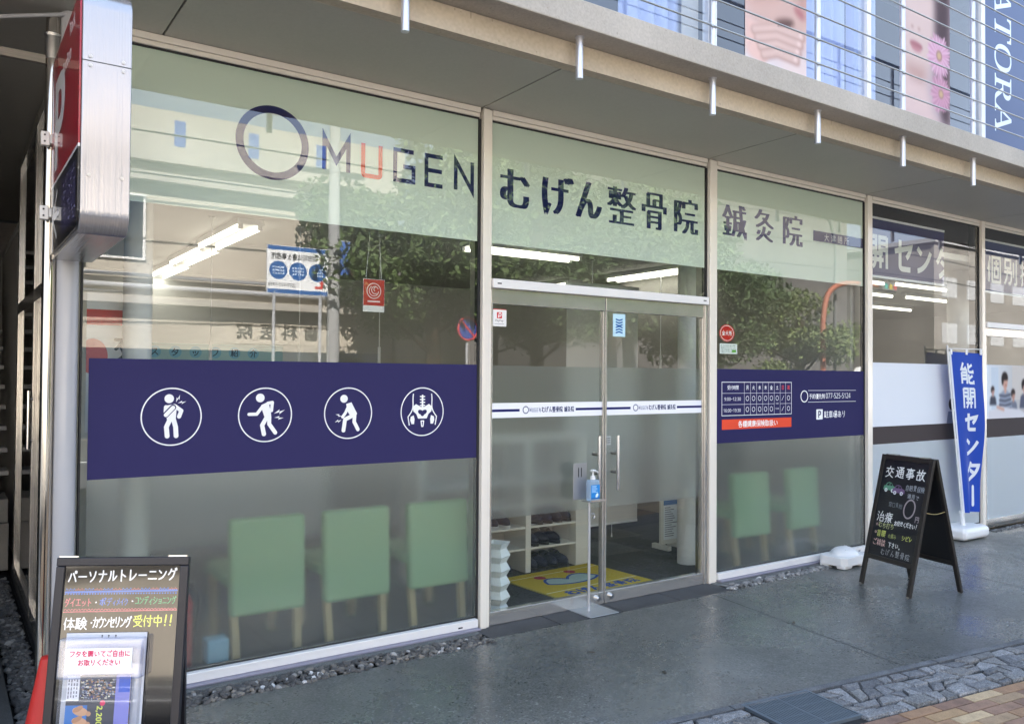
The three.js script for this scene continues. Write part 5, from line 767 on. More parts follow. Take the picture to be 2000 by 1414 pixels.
// ---------- things standing in front of the shop ----------
function leanG(list, a, top) { return list.map((g) => g.rotateX(-a).translate(0, top, 0)); } // panels drawn hanging down from y = 0
{ // left poster board
  const t = thing('poster_stand', 'glossy black A-frame board with pink and green handwriting and a leaflet box', 'sign board', [0.545, 0, 1.0], -0.533);
  const a = 0.16, top = 0.853, W = 0.455, H = 0.86, f = (list) => merge(leanG(list, a, top));
  const fr = phy([0.016, 0.015, 0.020], 0.4);
  part(t, 'frame', f([span(-W / 2, W / 2, -0.030, 0, -0.012, 0.012, 0.004), span(-W / 2, -W / 2 + 0.03, -H, -0.0305, -0.012, 0.012, 0.004), span(W / 2 - 0.03, W / 2, -H, -0.0305, -0.012, 0.012, 0.004), span(-W / 2 + 0.0305, W / 2 - 0.0305, -0.80, -0.77, -0.012, 0.012, 0.004)]), fr);
  const x0 = -W / 2 + 0.0306, x1 = W / 2 - 0.0306, y0 = -0.7695, y1 = -0.0306, K = '#0d0c0e', PINK = '#c05a66', GRN = '#3f9d6a', YEL = '#d9dc52', BLU = '#2f62b8';
  part(t, 'writing_panel', f([sheet(x0, x1, y0, y1, 0.004)]), phy([1, 1, 1], 0.07, { clearcoat: 1, clearcoatRoughness: 0.03, map: sheetTex(x0, x1, y0, y1, 1400, (g) => {
    rectF(g, x0, x1, y0, y1, K); const w = '#f1efec';
    [...'パーソナルトレーニング'].forEach((ch, i) => kan(g, ch, -0.186 + i * 0.0342, 0.046 - i * 0.0006, 0.030, 0.042, 0.0052, w));
    for (let i = 0; i < 60; i++) { const x = -0.19 + i * 0.0064; strokeL(g, [[x, 0.112], [x + 0.0032, 0.106 + 0.004 * (i % 2)], [x + 0.0064, 0.112]], 0.002, Math.floor(i / 5) % 2 ? '#a04a58' : BLU); } strokeL(g, [[-0.19, 0.119], [0.19, 0.116]], 0.007, BLU); for (let i = 0; i < 42; i++) disc(g, -0.19 + i * 0.0092, 0.125, 0.0028, BLU);
    line(g, 'ダイエット', -0.19, 0.140, 0.0175, 0.028, 0.0036, PINK, { dx: 0.0185 }); kan(g, '・', -0.094, 0.142, 0.02, 0.025, 0.0055, w); kan(g, 'ボ', -0.072, 0.139, 0.022, 0.028, 0.004, BLU); line(g, 'ィメイク', -0.028, 0.141, 0.0125, 0.024, 0.0036, '#2b55a2', { dx: 0.0135 }); kan(g, 'デ', -0.047, 0.140, 0.017, 0.026, 0.0036, '#2b55a2'); kan(g, '・', 0.03, 0.139, 0.02, 0.025, 0.0055, w);
    line(g, 'コンディショニング', 0.048, 0.136, 0.0145, 0.027, 0.0032, GRN, { dx: 0.0158 });
    for (let i = 0; i < 34; i++) { g.beginPath(); g.arc(-0.186 + i * 0.0113, 0.181, 0.0042, 3.14, 6.28); g.strokeStyle = PINK; g.lineWidth = 0.0026; g.stroke(); } strokeL(g, [[-0.192, 0.186], [0.192, 0.183]], 0.0038, PINK);
    line(g, '体験', -0.188, 0.204, 0.037, 0.042, 0.0042, w, { dx: 0.041 }); kan(g, '・', -0.104, 0.208, 0.02, 0.03, 0.006, w); line(g, 'カウンセリング', -0.09, 0.203, 0.0195, 0.038, 0.0040, w, { dx: 0.0186 }); line(g, '受付中', 0.047, 0.199, 0.032, 0.040, 0.0042, YEL, { dx: 0.034 }); for (const k of [0, 1]) kan(g, '!', 0.148 + k * 0.018, 0.199, 0.02, 0.038, 0.0055, YEL);
  }) }), 'black panel with bright handwriting');
  part(t, 'top_clip', f([span(-0.22, -0.155, 0.0004, 0.005, -0.008, 0.008), span(0.155, 0.22, 0.0004, 0.005, -0.008, 0.008)]), M.chrome);
  part(t, 'rear_leg', [bar([-W / 2 + 0.05, 0.0, -0.10], [-W / 2 + 0.03, top - 0.02, -0.018], 0.024, 0.02), bar([W / 2 - 0.05, 0.0, -0.10], [W / 2 - 0.03, top - 0.02, -0.018], 0.024, 0.02)], fr);
  const lb = grp(t, 'leaflet_box', 'clear plastic leaflet box with a white label'), cx = -0.035, bx = 0.132;
  const acr = phy([0.95, 0.96, 0.98], 0.02, { transmission: 1, thickness: 0, ior: 1.8 });
  part(lb, 'back_plate', f([span(cx - bx - 0.004, cx + bx + 0.004, -0.62, -0.256, 0.0085, 0.0105)]), phy([0.55, 0.57, 0.62], 0.15));
  part(lb, 'shell', f([span(cx - bx, cx + bx, -0.61, -0.30, 0.012, 0.052, 0.008)]), acr);
  part(lb, 'lid', f([span(cx - bx - 0.008, cx + bx + 0.008, -0.402, -0.268, 0.013, 0.060, 0.008)]), phy([0.88, 0.90, 0.97], 0.05, { transmission: 0.9, thickness: 0, ior: 1.8 }));
  part(lb, 'label', f([sheet(cx - 0.108, cx + 0.108, -0.368, -0.300, 0.0612)]), print(sheetTex(cx - 0.108, cx + 0.108, -0.368, -0.300, 3200, (g) => { rectF(g, cx - 0.108, cx + 0.108, -0.368, -0.300, '#f6f5f2'); line(g, 'フタを開いてご自由に', cx - 0.1, 0.308, 0.0185, 0.020, 0.0028, '#d2325a', { dx: 0.0203 }); line(g, 'お取りください', cx - 0.070, 0.337, 0.0185, 0.020, 0.0028, '#d2325a', { dx: 0.0203 }); }))); 
  part(lb, 'hole', f([-0.016, 0.006, 0.03].map((x) => rod([cx + x, -0.266, 0.0106], [cx + x, -0.266, 0.0112], 0.0028, 10))), M.gasket);
  part(lb, 'leaflet', f([span(cx - 0.112, cx + 0.098, -0.60, -0.395, 0.016, 0.030)]), print(sheetTex(cx - 0.112, cx + 0.098, -0.60, -0.395, 2400, (g) => {
    rectF(g, cx - 0.112, cx + 0.098, -0.60, -0.395, '#55565e'); rectF(g, cx - 0.112, cx - 0.07, -0.475, -0.395, '#e4e4ea'); rectF(g, cx + 0.05, cx + 0.098, -0.60, -0.395, '#8f8fd0'); rectF(g, cx + 0.06, cx + 0.098, -0.45, -0.40, '#4a68c8');
    for (let i = 0; i < 240; i++) { g.fillStyle = ['#d9d4c4', '#3a3f74', '#23262c', '#b08a6c', '#8d96a8'][Math.floor(rnd() * 5)]; g.fillRect(cx - 0.068 + rnd() * 0.11, 0.403 + rnd() * 0.066, rr(0.002, 0.01), rr(0.002, 0.006)); }
    for (let j = 0; j < 4; j++) for (let i = 0; i < 5; i++) { g.fillStyle = '#7b7b86'; g.fillRect(cx - 0.108 + j * 0.009, 0.405 + i * 0.013, 0.004, rr(0.005, 0.011)); }
    disc(g, cx + 0.01, 0.484, 0.009, '#e0446a'); rectF(g, cx - 0.112, cx - 0.04, -0.60, -0.49, '#4f7fc0');
    for (const y of [0.502, 0.535, 0.568]) { g.beginPath(); g.ellipse(cx - 0.062, y + 0.008, 0.026, 0.014, 0.2, 0, 7); g.fillStyle = '#d0a484'; g.fill(); disc(g, cx - 0.034, y + 0.016, 0.008, '#c59a7a'); g.beginPath(); g.ellipse(cx - 0.07, y, 0.018, 0.008, -0.5, 0, 7); g.fillStyle = '#b98c6c'; g.fill(); }
    g.save(); g.translate(cx - 0.008, 0.492); g.rotate(Math.PI / 2); latin(g, '2,200', 0, 0, 0.026, '#dfe86a', 'sans-serif', 'left', 1, 'bold'); g.restore();
  })));
}
{ // traffic cone behind the board
  const t = thing('traffic_cone', 'red traffic cone with a white tag standing behind the glossy black board', 'traffic cone', [0.335, 0, 0.78]);
  part(t, 'cone', new THREE.LatheGeometry([[0.12, 0.02], [0.115, 0.03], [0.028, 0.47], [0.024, 0.48], [0.001, 0.482]].map((p) => new THREE.Vector2(...p)), 28), M.cone);
  part(t, 'base', rbox(0.27, 0.022, 0.27, 0.01, 0, 0.0115, 0), M.rubber);
  part(t, 'tag', new THREE.CylinderGeometry(0.0905, 0.0995, 0.045, 16, 1, true, -1.3, 1.5).translate(0, 0.135, 0), std([0.7, 0.7, 0.7], 0.6, { side: THREE.DoubleSide }));
}
{ // chalkboard on the right
  const t = thing('chalkboard_stand', 'black wooden A-frame chalkboard with white and yellow chalk writing', 'sign board', [5.784, 0, 0.907], -1.819);
  const H = 0.945, D = 0.238, a = Math.atan2(D - 0.012, H), top = H, W = 0.47, f = (list, s = 1) => { const m = merge(list.map((g) => g.rotateX(-a).translate(0, top, 0.012))); return s > 0 ? m : m.rotateY(Math.PI); };
  const Lg = H / Math.cos(a) - 0.002;
  const frame = () => [span(-W / 2, -W / 2 + 0.032, -Lg, 0, -0.011, 0.011, 0.003), span(W / 2 - 0.032, W / 2, -Lg, 0, -0.011, 0.011, 0.003), span(-W / 2 + 0.0325, W / 2 - 0.0325, -0.034, 0, -0.011, 0.011, 0.003), span(-W / 2 + 0.0325, W / 2 - 0.0325, -0.775, -0.742, -0.011, 0.011, 0.003)];
  const x0 = -W / 2 + 0.0326, x1 = W / 2 - 0.0326, y0 = -0.7415, y1 = -0.0345;
  part(t, 'frame', f(frame()), M.blackWood); part(t, 'rear_frame', f(frame(), -1), M.blackWood);
  part(t, 'rear_panel', f([span(x0, x1, y0, y1, -0.003, 0.003)], -1), M.black);
  const tip = phy([0.35, 0.33, 0.3], 0.4, { metalness: 0.6 });
  for (const s of [1, -1]) for (const x of [-W / 2 + 0.016, W / 2 - 0.016]) part(t, 'foot', f([span(x - 0.012, x + 0.012, -Lg - 0.0005, -Lg + 0.006, -0.0115, 0.0115)], s), tip);
  part(t, 'hinge', [box(0.06, 0.006, 0.05, -0.14, H + 0.004, 0), box(0.06, 0.006, 0.05, 0.14, H + 0.004, 0)], M.steelDark);
  part(t, 'stay_chain', tube([[W / 2 - 0.01, 0.58, -0.10], [W / 2 - 0.008, 0.565, 0], [W / 2 - 0.01, 0.58, 0.10]], 0.0025), phy([0.6, 0.45, 0.2], 0.4, { metalness: 0.8 }));
  part(t, 'writing_panel', f([span(x0, x1, y0, y1, -0.004, 0.002)]), phy([1, 1, 1], 0.45, { map: sheetTex(x0, x1, y0, y1, 1500, (g) => {
    rectF(g, x0 - 0.1, x1 + 0.1, y0 - 0.1, y1 + 0.1, '#10141c'); for (let i = 0; i < 500; i++) { g.fillStyle = 'rgba(150,155,165,.035)'; g.fillRect(rr(x0, x1), rr(0.03, 0.74), rr(0.005, 0.05), rr(0.002, 0.012)); }
    const w = '#eef0ee', U = (u) => x0 + u * (x1 - x0), V = (v) => 0.0345 + v * 0.707, gr = '#9aa0a6', ye = '#c9d36a', pk = '#d8b0a8';
    const put = (s, u, v, cw, ch, lw, c, dx) => { let i = 0; for (const k of s) { kan(g, k, U(u) + i * (dx ?? cw * 1.08), V(v) + rr(-0.003, 0.003), cw, ch, lw, c); i++; } };
    put('交通事故', 0.06, 0.065, 0.075, 0.085, 0.0078, w, 0.094);
    const car = (x, y, s, c) => { g.save(); g.translate(x, y); g.scale(s, s); poly(g, [[0, 0.5], [0.04, 0.26], [0.16, 0.22], [0.24, 0.06], [0.42, 0], [0.62, 0.04], [0.74, 0.2], [0.98, 0.28], [1, 0.52]], c); poly(g, [[0.22, 0.22], [0.3, 0.09], [0.46, 0.05], [0.46, 0.22]], '#10141c'); poly(g, [[0.52, 0.22], [0.52, 0.05], [0.62, 0.09], [0.68, 0.22]], '#10141c'); for (const q of [0.24, 0.76]) { disc(g, q, 0.52, 0.12, '#dfe3e6'); disc(g, q, 0.52, 0.05, c); } g.restore(); };
    car(U(0.07), V(0.235), 0.115, '#5f967a'); car(U(0.28), V(0.25), 0.115, '#745a82');
    put('自賠責保険', 0.57, 0.235, 0.029, 0.042, 0.0038, gr, 0.034); put('適用で', 0.64, 0.325, 0.030, 0.034, 0.0036, gr, 0.036);
    put('窓口負担', 0.26, 0.435, 0.030, 0.036, 0.003, '#7e8489', 0.031);
    g.beginPath(); g.ellipse(U(0.73), V(0.475), 0.046, 0.066, 0.15, 0, 7); g.strokeStyle = '#a59a9e'; g.lineWidth = 0.011; g.stroke(); put('円', 0.885, 0.535, 0.036, 0.044, 0.005, '#a59a9e');
    put('治療', 0.05, 0.545, 0.066, 0.078, 0.006, w, 0.074); put('お任せください!', 0.46, 0.612, 0.024, 0.036, 0.0042, w, 0.0262);
    ring(g, U(0.08), V(0.685), 0.007, 0.0035, pk); ring(g, U(0.08), V(0.765), 0.007, 0.0035, pk);
    put('むち打ち', 0.11, 0.655, 0.034, 0.042, 0.0038, '#c2c888', 0.037); put('首腰', 0.11, 0.735, 0.038, 0.048, 0.0038, ye, 0.043); put('の痛み', 0.37, 0.755, 0.023, 0.034, 0.0032, '#8f9a5a', 0.026); put('シビレ', 0.68, 0.745, 0.026, 0.036, 0.0042, ye, 0.031);
    put('ご相談', 0.05, 0.825, 0.036, 0.050, 0.0042, pk, 0.040); put('下さい。', 0.41, 0.84, 0.026, 0.038, 0.0042, w, 0.032);
    put('むげん整骨院', 0.27, 0.915, 0.036, 0.046, 0.003, '#a7abae', 0.0445);
  }) }), 'black chalkboard panel with handwriting');
}
{ // sanitiser stand and bottle
  const t = thing('sanitizer_stand', 'slim silver stand with a square foot plate before the entrance doors', 'stand', [3.47, 0.0025, 0.125]);
  part(t, 'foot_plate', rbox(0.236, 0.006, 0.213, 0.0025, 0, 0.003, 0, 2), phy([0.42, 0.44, 0.47], 0.35, { metalness: 0.7 }));
  part(t, 'pole', [cyl(0.009, 0.009, 0.70, -0.028, 0.006, -0.02, 16)], phy([0.56, 0.57, 0.60], 0.35, { metalness: 0.7 }));
  part(t, 'tray', [rbox(0.13, 0.004, 0.10, 0.0015, -0.005, 0.708, -0.005), rbox(0.13, 0.012, 0.003, 0.001, -0.005, 0.7165, 0.0465)], M.steel);
  part(t, 'back_plate', [rbox(0.112, 0.232, 0.004, 0.0018, -0.075, 0.832, -0.058)], phy([0.46, 0.47, 0.50], 0.35, { metalness: 0.8 }));
  part(t, 'plate_slot', [rbox(0.006, 0.06, 0.002, 0.0008, -0.09, 0.89, -0.0548), rbox(0.006, 0.06, 0.002, 0.0008, -0.066, 0.89, -0.0548)], M.gasket);
  part(t, 'hook', tube([[-0.018, 0.62, -0.018], [0.004, 0.625, -0.016], [0.014, 0.61, -0.015], [0.004, 0.595, -0.015], [-0.005, 0.60, -0.015]], 0.003, 24), M.chrome);
  const b = thing('sanitizer_bottle', 'clear blue pump bottle of hand sanitiser on the slim silver stand', 'bottle', [3.452, 0.7135, 0.128]);
  part(b, 'body', rbox(0.082, 0.135, 0.05, 0.014, 0, 0.0685, 0, 4), phy([0.55, 0.72, 0.90], 0.1, { transmission: 0.6, thickness: 0.03, ior: 1.35 }));
  part(b, 'label', sheet(-0.036, 0.036, 0.014, 0.104, 0.0256), print(canvasTex(160, 200, (g) => { g.fillStyle = '#2f86cf'; g.fillRect(0, 0, 160, 200); g.fillStyle = '#bfe0f4'; for (let j = 0; j < 6; j++) g.fillRect(16, 14 + j * 17, rr(50, 110), 7); g.beginPath(); g.ellipse(108, 150, 22, 34, 0.5, 0, 7); g.fillStyle = '#e8f3f8'; g.fill(); g.fillStyle = '#1560a8'; g.fillRect(0, 180, 160, 20); })), 'blue label');
  part(b, 'collar', [cyl(0.017, 0.015, 0.022, 0, 0.136, 0, 18), cyl(0.006, 0.006, 0.03, 0, 0.158, 0, 12)], M.whitePlastic);
  part(b, 'pump', [rbox(0.026, 0.014, 0.03, 0.005, 0, 0.193, 0.003, 3), rod([0, 0.194, 0.012], [0, 0.188, 0.048], 0.0055, 10)], M.whitePlastic);
}
{ // round white flag base without its flag
  const t = thing('flag_base', 'empty white plastic flag base with a domed top beside the chalkboard', 'flag base', [6.045, 0.001, 0.205], 0.06);
  const s = new THREE.Shape(), w = 0.185, d = 0.115, c = 0.035; s.moveTo(-w + c, -d); s.lineTo(w - c, -d); s.lineTo(w, -d + c); s.lineTo(w, d - c); s.lineTo(w - c, d); s.lineTo(-w + c, d); s.lineTo(-w, d - c); s.lineTo(-w, -d + c); s.closePath();
  part(t, 'skirt', [new THREE.ExtrudeGeometry(s, { depth: 0.058, bevelEnabled: true, bevelSize: 0.006, bevelThickness: 0.006, bevelSegments: 3 }).rotateX(-Math.PI / 2).translate(0, 0.028, 0), ...[[-1, -1], [1, -1], [1, 1], [-1, 1]].map(([i, j]) => rbox(0.12, 0.034, 0.075, 0.012, i * 0.12, 0.017, j * 0.072, 3))], M.whitePlastic);
  part(t, 'dome', [new THREE.SphereGeometry(1, 32, 12, 0, 6.3, 0, 1.5708).scale(0.125, 0.058, 0.1).translate(0, 0.092, 0), cyl(0.137, 0.130, 0.010, 0, 0.0905, 0, 36).scale(1, 1, 0.8)], M.whitePlastic);
  for (const [x, z] of [[-0.06, 0.05], [0.06, 0.05], [0, -0.05]]) part(t, 'rivet', new THREE.SphereGeometry(0.009, 12, 8).translate(x, 0.132, z), M.whitePlastic);
  part(t, 'filler_cap', cyl(0.016, 0.015, 0.02, 0.09, 0.118, -0.04, 16), M.whitePlastic);
}
{ // blue banner flag
  const t = thing('banner_flag', 'tall blue banner flag with white lettering leaning on a white base', 'flag', [8.0, 0.001, 0.13]);
  part(t, 'base', [rbox(0.47, 0.115, 0.30, 0.045, 0.06, 0.062, 0, 4)], M.whitePlastic);
  const pb = [0.075, 0.11, 0.0], pt = [-0.165, 1.80, -0.02], at = (k) => [0, 1, 2].map((i) => pb[i] + (pt[i] - pb[i]) * k);
  part(t, 'socket', [rod(at(-0.01), at(0.055), 0.024, 14, 0.018), rod(at(0.055), at(0.085), 0.018, 14, 0.026)], M.whitePlastic);
  part(t, 'pole', rod(at(0.05), at(1.02), 0.0085, 10), M.white);
  const arm = [pt[0] + 0.56, pt[1] + 0.005, pt[2] + 0.05]; part(t, 'cross_bar', rod(at(1.0), arm, 0.005, 8), M.white);
  const N = 40, g = new THREE.PlaneGeometry(1, 1, 12, N), p = g.attributes.position;
  for (let i = 0; i < p.count; i++) {
    const u = p.getX(i) + 0.5, v = p.getY(i) + 0.5, c = at(0.075 + 0.91 * v), fold = 1 - v, w = 0.54 * (1 - 0.42 * fold * fold - 0.1 * fold);
    p.setXYZ(i, c[0] + 0.006 + u * w, c[1] - 0.012 * u, c[2] + 0.01 + 0.05 * v * u + (0.035 * Math.sin(u * 6.5 + 0.6) * fold * fold * (u > 0.05 ? 1 : 0.3)) * Math.min(1, u * 4) + 0.012 * Math.sin(v * 9 + u * 3) * u);
  }
  g.computeVertexNormals();
  part(t, 'banner', g, phy([1, 1, 1], 0.85, { side: THREE.DoubleSide, transmission: 0.18, thickness: 0, map: canvasTex(480, 1500, (c) => { c.fillStyle = '#1246b4'; c.fillRect(0, 0, 480, 1500); c.fillStyle = '#e9edf4'; c.fillRect(0, 0, 26, 1500); const w = '#eef2f6';
    [...'能開センタ'].forEach((ch, i) => { const f = (187 + i * 232) / 1500, k = 1 - 0.42 * f * f - 0.1 * f; kan(c, ch, 232 / k - 100 / k, 92 + i * 232, 200 / k, i < 2 ? 205 : 185, i < 2 ? 25 : 34, w, i < 2 ? 0 : 3 / k, 'butt'); }); strokeL(c, [[360, 1268], [372, 1430]], 42, w); }) }), 'blue cloth with white vertical lettering');
  for (const k of [0.04, 0.5, 0.94]) part(t, 'loop', box(0.03, 0.05, 0.008, pt[0] + 0.02 + k * 0.52, pt[1] - 0.03 + 0.005 * k, pt[2] + 0.012 + 0.05 * k), M.white);
}
// leaves and litter on the pavement
for (const [x, z, a, l] of [[4.35, 0.98, 0.3, 'small dry leaf on the pavement in front of the entrance, nearer the chalkboard'], [3.06, 1.16, 1.2, 'small dry leaf on the pavement near the granite strip'], [2.95, 0.72, 2.2, 'small dry leaf on the pavement in front of the left entrance leaf']]) { const g = new THREE.SphereGeometry(1, 8, 6).scale(0.022, 0.002, 0.009).rotateY(a).translate(x, 0.004, z); solo('fallen_leaf', l, 'leaf', g, std([0.04, 0.03, 0.02], 0.8)); }

// ---------- across the street: what the glass mirrors ----------
struct('road', muv(span(-60, 90, -0.055, -0.03, 7.4, 12.2)), M.asphalt);
struct('far_pavement', muv(span(-60, 90, -0.055, 0.06, 12.3, 16)), std([0.42, 0.41, 0.39], 0.9, { map: rep(tConc, 0.4) }));
for (let i = 0; i < 2; i++) struct('lane_line', span(-60, 90, -0.03, -0.026, i ? 11.85 : 7.65, i ? 12.0 : 7.8), std([0.7, 0.7, 0.7], 0.8));
{
  const b = thing('clinic_building', 'beige two-storey building across the street with ledges and dark wall letters', 'building', [0, 0, 16]);
  const w1 = std([0.84, 0.79, 0.71], 0.85, { map: rep(tCast, 0.25) }), w2 = std([0.68, 0.66, 0.63], 0.85, { map: rep(tCast, 0.3) });
  part(b, 'wall', muv(span(-30, 10.0, 0, 6.35, 0, 9)), w1); part(b, 'parapet', muv(span(-30.2, 10.2, 6.36, 7.55, -0.25, 9)), w2);
  part(b, 'ledge', [span(-30, 10.1, 3.1, 3.26, -0.35, -0.001), span(-30, 10.1, 5.9, 6.1, -0.3, -0.001)], w2); part(b, 'pipe', [rod([-30, 3.5, -0.12], [10, 3.5, -0.12], 0.06, 10), rod([-30, 3.75, -0.12], [10, 3.75, -0.12], 0.045, 10)], M.paintGrey);
  for (let i = 0; i < 9; i++) { const x = -27 + i * 3.6, w = part(b, 'window', span(x, x + 1.9, 4.15, 5.55, -0.02, 0.05), M.glassDark); part(w, 'frame', [span(x - 0.06, x, 4.1, 5.6, -0.06, 0.04), span(x + 1.9, x + 1.96, 4.1, 5.6, -0.06, 0.04), span(x, x + 1.9, 5.55, 5.6, -0.06, 0.04), span(x, x + 1.9, 4.1, 4.15, -0.06, 0.04)], M.aluWhite); }
  for (let i = 0; i < 22; i++) part(b, 'parapet_slot', span(-28 + i * 1.7, -27.75 + i * 1.7, 6.75, 7.35, -0.256, -0.2515), std([0.06, 0.12, 0.36], 0.6));
  const lt = new THREE.PlaneGeometry(3.6, 0.62).rotateY(Math.PI).translate(7.4, 2.58, -0.012);
  part(b, 'lettering', lt, print(canvasTex(1160, 200, (g) => { g.fillStyle = '#b9afa0'; g.fillRect(0, 0, 1160, 200); line(g, 'やま歯科医院', 60, 40, 120, 120, 17, '#35302a', { dx: 180 }); })), 'dark wall letters');
  part(b, 'shop_front', span(0.5, 9.6, 0.1, 2.1, -0.03, 0.05), M.glassDark);
  const an = thing('annex_building', 'small flat-roofed annex across the street beside the beige building', 'building', [11.0, 0, 15]);
  part(an, 'wall', muv(span(-0.9, 0.75, 0, 3.25, 0, 3)), w2); part(an, 'roof', span(-1.0, 0.9, 3.255, 3.4, -0.2, 3.2), w1);
}
{
  const p = thing('utility_pole', 'grey concrete utility pole on the far pavement', 'utility pole', [7.03, 0.06, 12.9]);
  part(p, 'shaft', cyl(0.15, 0.10, 10, 0, 0, 0, 16), M.wallGrey); part(p, 'cross_arm', [box(1.8, 0.08, 0.08, 0, 9.2, 0.13), box(1.4, 0.08, 0.08, 0, 8.5, 0.13)], M.paintGrey); part(p, 'transformer', cyl(0.25, 0.25, 0.7, 0.45, 7.3, 0.2, 16), M.paintGrey);
  for (let k = 0; k < 4; k++) solo('overhead_cable', ['lowest', 'second', 'third', 'topmost'][k] + ' black overhead cable strung along the far pavement', 'cable', tube(Array.from({ length: 15 }, (_, i) => [-40 + i * 7.2, 5.35 + k * 0.85 - 0.5 * Math.cos(((-40 + i * 7.2 - 6.25) % 24) / 24 * 6.28) * -0.25, 12.9 + k * 0.08 + 0.2]), 0.018, 140, 6), M.rubber);
  const s = thing('office_sign', 'white and blue office notice board on two posts across the street', 'sign', [6.11, 0, 12.6]);
  part(s, 'board', span(-0.66, 0.66, 3.2, 4.2, -0.03, 0.03), M.white);
  part(s, 'print', new THREE.PlaneGeometry(1.3, 0.98).rotateY(Math.PI).translate(0, 3.7, -0.032), print(canvasTex(768, 580, (g) => { g.fillStyle = '#ecedee'; g.fillRect(0, 0, 768, 580); g.fillStyle = '#2b5f9e'; g.fillRect(0, 0, 768, 50); g.fillRect(0, 530, 768, 50); disc(g, 80, 130, 36, '#a9a58f'); line(g, '羽田司法書士事務所', 130, 90, 62, 76, 9, '#2a2c30', { dx: 67 }); for (let i = 0; i < 3; i++) { disc(g, 135 + i * 250, 300, 112, '#2b5f9e'); for (let j = 0; j < 3; j++) for (let k = 0; k < 5; k++) { g.fillStyle = '#cfdced'; g.fillRect(60 + i * 250 + k * 31, 252 + j * 38, rr(16, 26), 20); } } poly(g, [[60, 500], [60, 430], [40, 430], [76, 396], [112, 430], [92, 430], [92, 470], [170, 470], [170, 500]], '#c23b36'); latin(g, '(077-521-1778', 420, 496, 58, '#2a2c30', 'sans-serif', 'left', 0.9, 'bold'); })), 'printed face with three blue discs');
  for (const x of [-0.5, 0.5]) part(s, 'post', cyl(0.035, 0.035, 3.2, x, 0.06, 0.0, 10), M.paintGrey);
  const f = thing('pole_banner', 'small blue street banner hanging across the street', 'banner', [7.25, 0, 12.8]); part(f, 'cloth', span(-0.11, 0.11, 3.7, 4.45, -0.01, 0.01), std([0.05, 0.13, 0.42], 0.7)); part(f, 'arm', rod([-0.25, 4.46, 0], [0.12, 4.46, 0], 0.015, 8), M.paintGrey);
  const n = thing('no_parking_sign', 'round blue and red no-parking sign on a thin post', 'road sign', [7.5, 0, 8.0 + 4.6]); part(n, 'post', cyl(0.03, 0.03, 2.9, 0, 0.06, 0.04, 10), M.paintGrey);
  n.position.set(10.3, 0, 12.6); part(n, 'disc', rod([0, 2.65, -0.01], [0, 2.65, 0.01], 0.30, 32), std([0.02, 0.06, 0.30], 0.5)); part(n, 'rim', [new THREE.TorusGeometry(0.27, 0.03, 8, 36).translate(0, 2.65, -0.012), bar([-0.19, 2.84, -0.014], [0.19, 2.46, -0.014], 0.008, 0.05)], std([0.5, 0.03, 0.03], 0.5));
  const op = thing('arched_signal_pole', 'rust-red arched signal pole on the far pavement', 'signal pole', [24.2, 0, 12.6]); part(op, 'shaft', tube([[0, 0.06, 0], [0, 2.2, 0], [0.02, 3.6, 0], [0.3, 4.4, 0], [1.0, 4.75, 0], [2.6, 4.85, 0], [4.0, 4.85, 0]], 0.09, 60, 10), std([0.28, 0.09, 0.05], 0.6)); part(op, 'signal_head', [rbox(0.9, 0.32, 0.2, 0.04, 3.6, 4.82, -0.15)], M.wallDark);
  for (const k of [0, 1, 2]) part(op, 'lens', rod([3.32 + k * 0.28, 4.82, -0.252], [3.32 + k * 0.28, 4.82, -0.262], 0.10, 18), std([[0.05, 0.3, 0.25], [0.4, 0.3, 0.03], [0.4, 0.03, 0.03]][k], 0.3));
  const lp = thing('street_lamp', 'dark slim street lamp on the far pavement', 'street lamp', [25.6, 0, 13.1]); part(lp, 'shaft', tube([[0, 0.06, 0], [0, 4, 0], [0, 6.3, 0], [-0.3, 7.0, 0], [-1.2, 7.4, 0]], 0.06, 40, 8), M.wallDark); part(lp, 'head', rbox(0.6, 0.12, 0.2, 0.05, -1.4, 7.42, 0), M.paintGrey);
}
// tall blocks behind the trees
for (const [x0, x1, h, z, c, l] of [[27, 52, 15, 30, [0.20, 0.195, 0.20], 'grey office block far across the street at the right'], [12, 24, 8.5, 34, [0.30, 0.29, 0.29], 'dark low block behind the street trees'], [56, 84, 11, 26, [0.34, 0.33, 0.32], 'pale long block far along the street'], [-70, -34, 10, 18, [0.48, 0.44, 0.40], 'tan block far along the street at the left']]) {
  const b = thing('street_block', l, 'building', [0, 0, z]); part(b, 'wall', muv(span(x0, x1, 0, h, 0, 9)), std(c, 0.85, { map: rep(tCast, 0.2) })); part(b, 'roof', span(x0 - 0.2, x1 + 0.2, h + 0.002, h + 0.3, -0.2, 9.2), M.wallGrey);
  if (x0 !== 27) for (let f = 0; f * 3.2 + 2.4 < h; f++) for (let i = 0; x0 + 1 + i * 3.4 < x1 - 2; i++) part(b, 'window', span(x0 + 1 + i * 3.4, x0 + 3 + i * 3.4, 0.9 + f * 3.2, 2.3 + f * 3.2, -0.03, 0.02), M.wallGrey);
}
